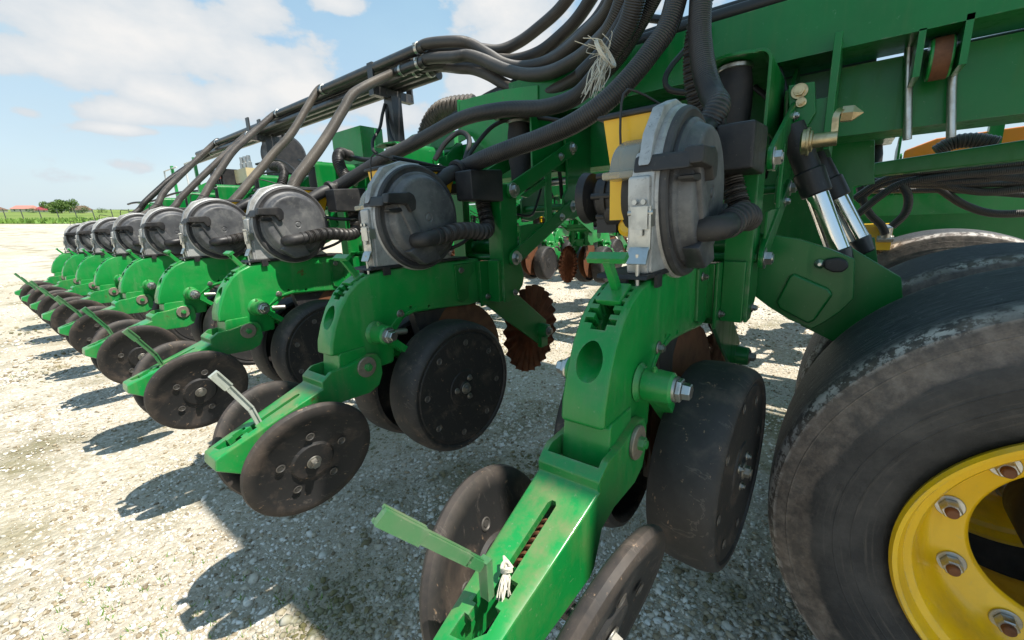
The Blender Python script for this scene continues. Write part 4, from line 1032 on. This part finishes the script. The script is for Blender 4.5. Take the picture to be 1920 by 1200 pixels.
# back rod along the toolbar and a second square beam behind the units
m = MB(); a, b = PX(1045, 330, 1.9), PX(1155, 318, 1.9); d = (b-a).normalized(); m.cyl((1.70, .45, .175), (1.70, 7.0, .175), .016, seg=16); fp('drive_shaft', m, M_ZINC)
for xx, ya, yb, rr in ((1.90, -2.8, -.12, .022), (1.86, -.02, 1.3, .020), (1.93, .02, 1.9, .022)):
    m = MB(); m.tube([(xx, ya, .44), (xx-.01, (ya+yb)/2, .447), (xx, yb, .44)], rr, 12, .2); fp('hydraulic_line', m, M_CABLE)
for k, (xx, zz, rr) in enumerate(((1.66, .625, .022), (1.71, .622, .018), (1.70, .655, .018))):
    m = MB(); m.tube([(xx, -1.5, zz), (xx+.006, 0, zz+.003), (xx, .7, zz), (xx+.02, 1.35, zz-.03), (xx+.10, 2.0, zz-.12)], rr, 12, .1); fp('hydraulic_line', m, M_CABLE)
# gold crank with its bushing and lever at the hanger plate
m = MB(); h = PX(1512, 266, 1.36); m.lathe([(0, .012), (.022, .012), (.03, .008), (.03, 0), (.034, -.001), (.034, -.006), (.026, -.008), (.026, -.012), (.017, -.014), (.017, -.062), (0, -.062)], h, 'y', 32)
h2 = h+Vector((0, -.055, 0)); t1 = h2+Vector((.0, .0, .052)); t2 = PX(1582, 214, 1.38); t3 = PX(1604, 212, 1.38)
m.tube([h2, h2+Vector((0, 0, .02)), t1, t1.lerp(t2, .6)+Vector((0, 0, .008)), t2], .0095, 4, .006); dd = (t3-t2).normalized()
m.cyl(t2-dd*.004, t2+dd*.018, .019, seg=6); m.cyl(t2+dd*.018, t2+dd*.038, .019, .001, seg=6); fp('gold_crank', m, M_GOLD)
# upper linkage plates around the crank (front of the nearest unit)
for (pts, X) in (([(1478, 160), (1528, 152), (1530, 210), (1500, 260), (1480, 250)], 1.50),):
    pp = plate('link_plate', pts, X, .010)
    p = PX(1499, 171, 1.495); mm = MB(); mm.hexbolt(p, (-1, 0, 0), .014, .012); part('plate_bolt', mm, M_GOLD, pp)
    p = PX(1502, 192, 1.495); mm = MB(); mm.hexbolt(p, (-1, 0, 0), .009, .012); part('plate_bolt', mm, M_GOLD, pp)
# stepped covers, valve block and masts on the farther toolbar
def chbox(name, y, ylen, z0, z1, x0, x1, mat=M_GREEN): mm = MB(); mm.box(((x0+x1)/2, y, (z0+z1)/2), (x1-x0, ylen, z1-z0), bev=.006); return fp(name, mm, mat)
y = PX(650, 260, 1.72).y
mm = MB(); z0, z1 = .425, PX(650, 243, 1.72).z
mm.box((1.72, y, (z0+z1)/2), (.008, .34, z1-z0), bev=.002); mm.box((1.80, y-.17, (z0+z1)/2), (.16, .008, z1-z0), bev=.002); mm.box((1.88, y, (z0+z1)/2), (.008, .34, z1-z0), bev=.002); fp('cover_box', mm, M_GREEN)
y = PX(790, 260, 1.72).y; z1 = PX(790, 246, 1.72).z
mm = MB(); mm.prism([(1.66, .30), (1.66, z1-.05), (1.74, z1), (1.90, z1), (1.90, .42), (1.78, .30)], y-.14, y+.10, bev=.004); fp('step_cover', mm, M_GREEN)
yv = PX(465, 318, 1.65).y
mm = MB(); mm.box((1.70, yv+.45, .36), (.012, 1.5, .20), bev=.003); mm.prism([(1.60, .20), (1.60, .50), (1.72, .56), (1.76, .56), (1.76, .20)], yv+1.1, yv+1.12, bev=.002); mm.box((1.66, yv+.1, .30), (.10, .35, .012)); fp('valve_plate', mm, M_GREEN)
for k, uu in enumerate((742, 500)):
    b = PX(uu, 250, 1.82); mm = MB()
    mm.box((1.82, b.y, .60), (.075, .075, .37), bev=.006); mm.box((1.82, b.y, .80), (.30, .045, .05), bev=.004)
    for dx in (-.14, -.05, .05, .14): mm.box((1.82+dx, b.y, .87), (.012, .05, .16), bev=.002)
    fp('pipe_mast', mm, M_BLACKP)

# valve block and actuator sit on the plate
vb = thing('valve_block', 'cream hydraulic valve block with steel fittings on the farther toolbar', 'valve', (1.64, yv, .45))
mm = MB(); mm.box((1.64, yv, .49), (.11, .24, .11), bev=.006); part('block', mm, M_TAN, vb)
for dy in (-.07, .0, .07): mm = MB(); mm.cyl((1.64, yv+dy, .545), (1.64, yv+dy, .60), .022, seg=6, bev=.002); mm.cyl((1.64, yv+dy, .60), (1.64, yv+dy, .65), .015, seg=16); part('fitting', mm, M_ZINC, vb)
ac = thing('actuator', 'black ribbed actuator box with a red label, beside the cream valve block', 'actuator', (1.62, yv+.36, .42))
mm = MB(); mm.box((1.60, yv+.36, .49), (.15, .30, .15), bev=.02); 
for k in range(5): mm.box((1.60, yv+.26+k*.05, .49), (.165, .014, .165), bev=.004)
part('body', mm, M_PLASTIC, ac); mm = MB(); mm.box((1.516, yv+.30, .51), (.004, .12, .05)); part('label_plate', mm, M_RED, ac)
# slim green markers standing near the far end
for u in (330, 374):
    b = PX(u, 352, 1.85); tpz = PX(u, 308 if u == 330 else 291, 1.85).z
    mk = thing('row_marker', 'slim green marker post with white cross rod, %s' % ('left of the two at the far end' if u == 330 else 'right of the two at the far end'), 'marker', (1.85, b.y, .42), 'row markers at the far end')
    mm = MB(); mm.box((1.85, b.y, (.42+tpz)/2), (.03, .03, tpz-.42), bev=.004); part('post', mm, M_GREEN, mk)
    mm = MB(); w_ = .34; mm.tube([(1.85, b.y-.18, tpz-.03), (1.85, b.y, tpz-.03), (1.85, b.y+w_, tpz-.03), (1.85, b.y+w_, tpz-.40)], .010, 8, smooth=False, step=1); part('cross_rod', mm, M_WHITE, mk)
# blower housing behind the pipes
bh = thing('blower', 'round grey blower housing behind the pipe mast', 'blower', (2.05, PX(535, 290, 2.05).y, .42)); q = PX(535, 292, 2.05)
mm = MB(); mm.cyl((2.05, q.y-.06, q.z), (2.05, q.y+.10, q.z), .19, seg=48, bev=.03); part('housing', mm, M_PLASTIC, bh); mm = MB(); mm.box((2.05, q.y, (q.z+.42)/2), (.12, .1, q.z-.42), bev=.004); part('stand', mm, M_GREEN, bh)
# unseen box over the frame, added to shade the two nearest units
shb = thing('seed_tank', 'large green box added out of view above the frame, to shade the nearest units', 'tank', (1.5, -1.6, 1.0))
mm = MB(); mm.prism([(.80, 2.2), (.80, 2.5), (2.9, 2.5), (2.9, 2.2), (2.7, 2.1), (.92, 2.1)], -2.6, .28, bev=.04, seg=4); part('body', mm, M_GREEN, shb)
mm = MB(); mm.box((1.5, -.8, 2.52), (1.2, 2.0, .05), bev=.02); part('lid', mm, M_BLACKP, shb)
for yy in (-1.7, -.9): mm = MB(); mm.box((1.72, yy, 1.35), (.10, .10, 1.56), bev=.006); part('leg', mm, M_GREEN_D, shb)

# ------------------------------------------------------------------ steel air pipes on the masts
ys = PX(818, 108, 1.8).y; PIPE_END = []; PIPE_FAR = []
for i, (xx, zz) in enumerate(((1.70, .925), (1.76, .925), (1.82, .925), (1.70, .855), (1.76, .855), (1.82, .855), (1.89, .925), (1.89, .855))):
    yend = (2.9, 3.7, 5.2, 2.08, 4.3, 5.4, 6.0, 6.0)[i]; PIPE_FAR.append(Vector((xx, yend, zz))); y0_ = ys-.02+.05*((i*5) % 3); PIPE_END.append(Vector((xx, y0_, zz)))
    m = MB(); m.cyl((xx, y0_, zz), (xx, yend, zz), .027, seg=18)
    solo('air_pipe', m, M_BLACKP, 'straight black steel air pipe in the bundle carried by the pipe masts', 'pipe', 'black air pipes in the bundle on the masts')
# ------------------------------------------------------------------ hoses
def hose(pts, r, mat, label, group='flexible air hoses', name='air_hose', ribs=None, seg=16, cat='hose'):
    m = MB(); m.tube([P(*p) if isinstance(p, tuple) else p for p in pts], r, seg, .012 if not ribs else ribs[2], ribs=ribs)
    return solo(name, m, mat, label, cat, group)
ga_ = 'looping hoses over the upper beam'
def pe(i): q = PIPE_END[i]; return [q+Vector((0, .07, 0)), q+Vector((0, -.03, .004))]
hose(pe(0)+[(858, 78, 2.08), (885, 84, 2.06), (915, 102, 2.0), (945, 120, 1.92), (985, 126, 1.86), (1040, 110, 1.75), (1100, 62, 1.55), (1140, 20, 1.42), (1165, -40, 1.3)], .0265, M_HOSEB, 'dusty hose humped highest at the pipe end, ducking under the loops', ga_)
hose(pe(3)+[(852, 107, 2.04), (877, 104, 2.0), (905, 112, 1.95), (945, 130, 1.86), (985, 140, 1.78), (1030, 136, 1.68), (1080, 112, 1.55), (1120, 80, 1.42), (1152, 40, 1.3), (1185, -50, 1.2)], .0265, M_HOSEB, 'pale grey hose in front of the loops, sagging widest above the green beam', ga_)
hose(pe(2)+[(870, 86, 2.2), (905, 92, 2.19), (938, 94, 2.15), (975, 78, 2.1), (1015, 48, 2.0), (1050, 16, 1.9), (1085, -30, 1.8)], .027, M_HOSEB, 'outermost hose at the top of the loops against the sky', ga_)
hose(pe(1)+[(880, 94, 2.2), (925, 108, 2.17), (965, 112, 2.1), (1010, 98, 2.0), (1050, 68, 1.88), (1085, 32, 1.76), (1125, -30, 1.6)], .027, M_HOSE, 'dark hose second from the top of the loops', ga_)
hose(pe(4)+[(885, 116, 2.16), (950, 124, 2.08), (1000, 124, 1.95), (1045, 104, 1.84), (1090, 66, 1.7), (1125, 30, 1.6), (1165, -40, 1.45)], .027, M_HOSE, 'dark hose third from the top of the loops', ga_)
hose(pe(5)+[(862, 128, 2.14), (888, 130, 2.07), (917, 141, 1.99), (950, 160, 1.92), (985, 176, 1.85), (1030, 172, 1.75), (1075, 150, 1.65), (1110, 118, 1.55), (1150, 70, 1.42), (1180, 20, 1.32), (1205, -50, 1.22)], .026, M_HOSEB, 'lowest dusty hose loop hanging before the green end plate', ga_)
hose([(1090, 140, 1.45), (1130, 100, 1.36), (1165, 50, 1.27), (1190, 0, 1.2), (1205, -50, 1.15)], .027, M_HOSE, 'thick dark hose tied with the twine', ga_)
hose([(1110, 160, 1.5), (1160, 105, 1.4), (1200, 40, 1.3), (1232, -20, 1.22)], .027, M_HOSE, 'dark hose right behind the twine', ga_)
for i, q in enumerate(PIPE_END[:6]):
    m = MB(); m.lathe([(.030, -.010), (.0325, -.009), (.0325, .009), (.030, .010)], q+Vector((0, .045, 0)), 'y', 24); m.box(q+Vector((-.030, .045, .012)), (.014, .014, .012), bev=.002)
    solo('hose_clamp', m, M_ZINC, 'steel clamp holding a looping hose on the end of a black air pipe', 'clamp', 'hose clamps on the pipe ends')
gv = 'vacuum hoses running to the seed meters'
un = lambda k, p: Vector(p)+Vector(UNIT_POS[k])
hose([un(2, (1.012, -.03, .174)), un(2, (1.06, -.03, .19)), (717, 300, 1.76), (790, 262, 1.68), (868, 222, 1.60), (943, 206, 1.52), (1020, 202, 1.44), (1075, 184, 1.36), (1112, 150, 1.28), (1150, 92, 1.18), (1180, 38, 1.12), (1200, -40, 1.06)], .027, M_HOSE, 'ribbed hose sweeping from the third seed meter up past the twine', gv)
hose([un(1, (1.012, -.03, .174)), un(1, (1.05, -.03, .187)), (912, 296, 1.25), (965, 276, 1.2), (1017, 258, 1.15), (1077, 231, 1.09), (1130, 195, 1.05), (1179, 148, 1.03), (1224, 92, 1.02), (1254, 45, 1.01), (1280, -50, 1.0)], .0255, M_HOSE, 'shiny black hose curving from the second seed meter to the top', gv)
hose([un(0, (1.008, -.03, .172)), (1345, 200, .87), (1335, 178, .92), (1322, 140, .95), (1314, 90, .97), (1312, 40, .98), (1318, -60, .98)], .0255, M_HOSE, 'thick black hose rising straight up from the nearest seed meter', gv)
hose([(1316, 215, 1.15), (1303, 170, 1.12), (1299, 120, 1.1), (1305, 60, 1.08), (1318, 0, 1.05), (1330, -50, 1.02)], .024, M_HOSE, 'ribbed hose behind the thick one over the nearest seed meter', gv, ribs=(0, .07, .004))
for k, (pts, lb) in enumerate(((((650, 335, 2.3), (640, 318, 2.32), (634, 300, 2.34), (638, 288, 2.4), (655, 292, 2.5)), 'short corrugated hose bending down behind the third hopper'), (((520, 362, 3.0), (528, 345, 3.0), (532, 325, 3.05), (525, 312, 3.1), (510, 312, 3.2)), 'short corrugated hose bending down behind the fourth hopper'),
        (((985, 205, 1.9), (992, 170, 1.92), (1000, 145, 1.95), (1035, 115, 2.0), (1075, 70, 2.1)), 'corrugated hose behind the loops, standing on the beam'))):
    hose(pts, .030, M_HOSE, lb, 'short corrugated hoses', ribs=(0, .09, .006))
hose([(800, 258, 2.75), (808, 235, 2.7), (825, 212, 2.62), (850, 202, 2.55), (890, 198, 2.5)], .062, M_HOSET, 'fat tan corrugated duct left of the green end plate', 'short corrugated hoses', ribs=(0, .06, .012), seg=24)
gs = 'tan seed hoses dropping from the pipes to the hoppers'
def xhose(pts, k, r, mat, lb, x0=1.78, x1=.86):
    n = len(pts); f_ = PIPE_FAR[{2: 3, 3: 0, 4: 1, 5: 4, 6: 2, 7: 5}[k]]; ye = UNIT_POS[k][1]+.06
    q = [PY(u, v, f_.y+(ye-f_.y)*(i/(n-1))) for i, (u, v) in enumerate(pts)]
    f_ = PIPE_FAR[{2: 3, 3: 0, 4: 1, 5: 4, 6: 2, 7: 5}[k]]; q = [f_+Vector((0, -.06, 0)), f_+Vector((-.01, .03, 0))]+q[2:]+[un(k, (.86, .045, .10))]
    mm = MB(); mm.lathe([(.029, -.010), (.0315, -.009), (.0315, .009), (.029, .010)], f_+Vector((0, -.04, 0)), 'y', 20); solo('hose_clamp', mm, M_ZINC, 'steel clamp where a hanging seed hose joins the far end of a black air pipe', 'clamp', 'hose clamps at the far ends of the pipes')
    hose(q, r, mat, lb, gs)
xhose([(716, 141), (695, 150), (668, 172), (644, 205), (622, 242), (600, 276), (575, 310), (552, 343)], 2, .0235, M_HOSET, 'longest tan hose falling from the mast clip to the third hopper')
xhose([(606, 207), (580, 218), (548, 248), (515, 285), (488, 318), (465, 345), (448, 366)], 3, .0235, M_HOSET, 'tan hose from the second pipe clip to the fourth hopper')
xhose([(516, 235), (487, 243), (460, 262), (436, 285), (415, 315), (395, 345), (372, 382)], 4, .0235, M_HOSEB, 'dusty hose arching from the third clip to the fifth hopper')
xhose([(430, 285), (405, 302), (380, 330), (358, 352), (338, 372), (322, 392)], 5, .024, M_HOSEB, 'dark dusty hose reaching the sixth hopper')
xhose([(378, 307), (349, 322), (325, 342), (305, 364), (288, 391)], 6, .026, M_HOSEB, 'lower of the two arching hoses at the far end')
xhose([(384, 300), (349, 314), (326, 331), (300, 353), (273, 378), (254, 399)], 7, .027, M_HOSE, 'upper of the two arching hoses at the far end, nearly black')
# thin cables
gc = 'thin black cables'
hose([(1318, 30, 1.3), (1290, 85, 1.3), (1258, 125, 1.28), (1247, 150, 1.27), (1255, 168, 1.27), (1290, 173, 1.25), (1320, 160, 1.22)], .0085, M_CABLE, 'black cable looping down in front of the upper beam', gc, 'cable', seg=10, cat='cable')
hose([un(1, (.80, .02, .20)), (870, 320, 1.5), (880, 290, 1.55), (920, 240, 1.6), (960, 222, 1.6), (1003, 220, 1.55), (1060, 228, 1.5)], .008, M_CABLE, 'black cable rising behind the second hopper to the spring bracket', gc, 'cable', seg=10, cat='cable')
hose([(722, 195, 2.6), (717, 215, 2.6), (712, 240, 2.6), (700, 262, 2.55), (700, 282, 2.5), (708, 288, 2.5)], .010, M_CABLE, 'black cable hanging from the pipe mast over the cover box', gc, 'cable', seg=8, cat='cable')
hose([(728, 195, 2.6), (726, 225, 2.6), (733, 255, 2.55), (742, 270, 2.5)], .009, M_CABLE, 'second cable hanging beside the pipe mast post', gc, 'cable', seg=8, cat='cable')
hose([(556, 405, 1.72), (565, 402, 1.73), (590, 403, 1.75), (620, 409, 1.78), (650, 411, 1.8), (675, 408, 1.85), (705, 395, 1.95)], .0075, M_CABLE, 'thin grey cable clipped across the third meter lid', gc, 'cable', seg=8, cat='cable')
hose([(240, 383, 5.6), (252, 380, 5.5), (285, 377, 5.4), (330, 362, 5.2), (380, 357, 5.0)], .012, M_CABLE, 'black cable loop sticking out at the far end', gc, 'cable', seg=8, cat='cable')
hose([(890, 450, 1.6), (900, 440, 1.62), (925, 432, 1.65), (960, 433, 1.7)], .007, M_CABLE, 'short cable arching behind the second seed meter base', gc, 'cable', seg=8, cat='cable')
for k, (pts) in enumerate(([(1608, 402), (1650, 368), (1690, 345), (1760, 332), (1930, 316)], [(1606, 378), (1640, 352), (1690, 337), (1800, 328), (1930, 335)], [(1740, 338), (1780, 350), (1850, 360), (1930, 352)],
        [(1735, 335), (1770, 360), (1810, 385), (1860, 400), (1930, 400)], [(1690, 342), (1703, 370), (1697, 400), (1672, 425)], [(1612, 350), (1622, 385), (1634, 405), (1652, 422), (1660, 440)],
        [(1640, 345), (1760, 348), (1930, 343)], [(1630, 358), (1780, 357), (1930, 366)], [(1600, 372), (1650, 340), (1700, 326), (1800, 318), (1930, 305)], [(1625, 338), (1720, 342), (1830, 338), (1930, 326)])):
    hose([PX(u, v, 2.45+.07*(k % 4)) for u, v in pts], .0155 if k < 6 else .012, M_HOSE, 'dark grey hydraulic hose in the tangle under the rear beam', 'hydraulic hoses tangled under the rear beam', 'hydraulic_hose', cat='hose')
hb_ = thing('seed_box', 'small yellow box with a pale fitting behind the tyres, under the hose tangle', 'box', PX(1640, 450, 2.75))
q = PX(1642, 446, 2.75); m = MB(); m.box(q, (.12, .11, .11), bev=.012); m.box(q+Vector((0, 0, .06)), (.14, .13, .015), bev=.004); part('box', m, M_HOPPER, hb_)
q = PX(1660, 444, 2.68); m = MB(); m.cyl(q, q+Vector((-.02, 0, .05)), .022, seg=16, bev=.003); m.cyl(q+Vector((0, .03, -.01)), q+Vector((0, -.03, -.01)), .016, seg=14); part('fitting', m, M_ZINC, hb_)
for pts, r_, lb in (([(560, 300, 2.9), (600, 316, 2.7), (650, 322, 2.5), (700, 318, 2.3), (760, 300, 2.2)], .008, 'black cable drooping across the green covers above the third hopper'),
        ([(470, 330, 3.4), (520, 322, 3.2), (570, 328, 3.0), (620, 316, 2.8)], .008, 'black cable running past the cream valve block'),
        ([(640, 290, 2.5), (690, 300, 2.4), (740, 292, 2.3), (790, 276, 2.2)], .014, 'thick black cable lying on the toolbar behind the second hopper'),
        ([(480, 308, 3.4), (520, 300, 3.3), (548, 315, 3.2), (560, 338, 3.1)], .009, 'black cable leaving the valve block fittings to the right'),
        ([(815, 300, 2.0), (835, 268, 2.0), (862, 248, 2.0), (880, 262, 1.95), (872, 300, 1.9)], .012, 'black cable loop behind the second hopper, under the fat duct'),
        ([(985, 232, 1.75), (1010, 246, 1.7), (1025, 285, 1.68), (1020, 330, 1.66), (1035, 370, 1.64)], .008, 'black cable hanging beside the second air spring'),
        ([(1180, 30, 1.75), (1300, 40, 1.6), (1400, 12, 1.5), (1480, -30, 1.45)], .016, 'black line lying along the top of the upper beam'),
        ([(1460, 130, 1.28), (1472, 170, 1.27), (1478, 215, 1.26), (1490, 240, 1.26)], .009, 'short black conduit beside the nearest spring bracket')):
    hose(pts, r_, M_CABLE, lb, gc, 'cable', seg=10, cat='cable')
# twine knot
m = MB(); kn = P(1137, 100, 1.13)
for k in range(2):
    m.tube([kn+Vector((.036*math.cos(a), .02*math.sin(a)+k*.006, .036*math.sin(a))) for a in np.linspace(0, 6.28, 16)], .003, 6, .01)
rs = random.Random(3)
for k in range(64):
    L_ = rs.uniform(.05, .19); e = P(1137-rs.uniform(4, 34)*L_/.12, 100+L_*560*rs.uniform(.7, 1), 1.11+rs.uniform(-.03, .02))
    if k > 50: e = P(1137+rs.uniform(-60, 20), 95+rs.uniform(-40, 25), 1.11)
    md = kn.lerp(e, .5)+Vector((rs.uniform(-.016, .016), rs.uniform(-.016, .016), rs.uniform(-.004, .016)))
    m.tube([kn, md, e], rs.uniform(.0005, .0014), 5, .012)
solo('twine', m, M_TWINE, 'frayed pale twine tied around the dark hoses', 'twine')
m = MB()
A0 = Vector(UNIT_POS[0]); q = A0+Vector((.338, 0, -.420))
q = q+Vector((-.012, -.004, .012))
for k in range(22): e = q+Vector((rs.uniform(-.024, -.006), rs.uniform(-.011, .004), rs.uniform(-.030, -.012))); m.tube([q, q.lerp(e, .5)+Vector((rs.uniform(-.004, .003), rs.uniform(-.004, .004), .004)), e], rs.uniform(.0006, .0012), 5, .008)
for k in range(3): m.tube([q+Vector((.0055*math.cos(a), .006*math.sin(a), .002*k+.002*math.sin(a*2))) for a in np.linspace(0, 6.0, 12)], .0018, 6, .01)
m.tube([q, q+Vector((.010, .012, .004)), q+Vector((.016, .004, -.012))], .0017, 6, .01)
solo('twine', m, M_TWINE, 'short white twine knotted on the nearest closing arm', 'twine')
# ------------------------------------------------------------------ the other bank of row units seen through the gaps
FB = thing('second_frame', 'second green toolbar far behind, carrying its own row of units', 'frame', (3.4, 1.5, .0))
m = MB(); m.box((3.30, 3.3, .32), (.19, 5.6, .198), bev=.01); part('toolbar', m, M_GREEN, FB)
m = MB(); m.box((3.15, -2.4, .012), (.10, 4.8, .105), bev=.008); part('lower_beam', m, M_GREEN, FB)
for yy in (-.02, -1.5): m = MB(); m.box((3.05, yy, .05), (.06, .05, .4), bev=.004); part('hanger', m, M_GREEN, FB)
m = MB(); m.box((3.62, -1.3, .02), (.02, 3.0, .46), bev=.004); part('cross_panel', m, M_GREEN_D, FB)
for k in range(8):
    o = copy_tree(proto, None, 1); y = 3.72-.762*k
    o.matrix_world = MACH @ Matrix.Translation((4.32+.068, y, UB.z+.01)) @ Matrix.Rotation(math.pi, 4, 'Z')
    tag(o, 'rusty row unit of the second bank, seen end-on through the gap behind the nearest units', 'planter unit', 'row units of the second bank behind')
TB = thing('third_frame', 'third green toolbar farthest behind, seen in sunlight through the gaps', 'frame', (6.9, 3.5, 0))
m = MB(); m.box((6.9, 3.6, .32), (.19, 7.0, .198), bev=.01); part('toolbar', m, M_GREEN, TB)
for yy in (1.2, 2.1, 3.3, 4.4): m = MB(); m.prism([(6.7, .20), (6.7, .42), (6.3, .05), (6.3, -.1)], yy, yy+.02, bev=.004); part('brace', m, M_GREEN, TB)
for k in range(7):
    o = copy_tree(proto, None, 1); y = 5.9-.762*k
    o.matrix_world = MACH @ Matrix.Translation((6.0, y, UB.z+.01)) @ Matrix.Rotation(0, 4, 'Z')
    tag(o, 'green row unit of the third bank, a small sunlit glimpse far behind', 'planter unit', 'row units of the third bank far behind')
op = thing('orange_panel', 'orange machine panel glimpsed above the rear beam at right', 'panel', PX(1840, 255, 3.2))
q0, q1 = PX(1700, 275, 3.2), PX(1960, 235, 3.2)
m = MB(); m.prism([(q0.y, q0.z-.10), (q0.y, q0.z-.01), (q0.y-.12, q0.z+.035), (q1.y, q1.z+.02), (q1.y, q1.z-.12)], q0.x+.08, q0.x+.13, 'x', bev=.01); part('sheet', m, M_ORANGE, op)
m = MB(); m.box((q0.x+.05, PX(1870, 250, 3.2).y, q0.z+.05), (.05, .05, .2), bev=.004); part('rib', m, M_GREEN_D, op)
hose([PX(1755, 285, 2.5), PX(1785, 268, 2.5), PX(1825, 263, 2.5), PX(1870, 270, 2.5)], .027, M_HOSEB, 'short brown hose lying on the rear beam before the orange panel', 'short corrugated hoses', ribs=(0, .06, .006))
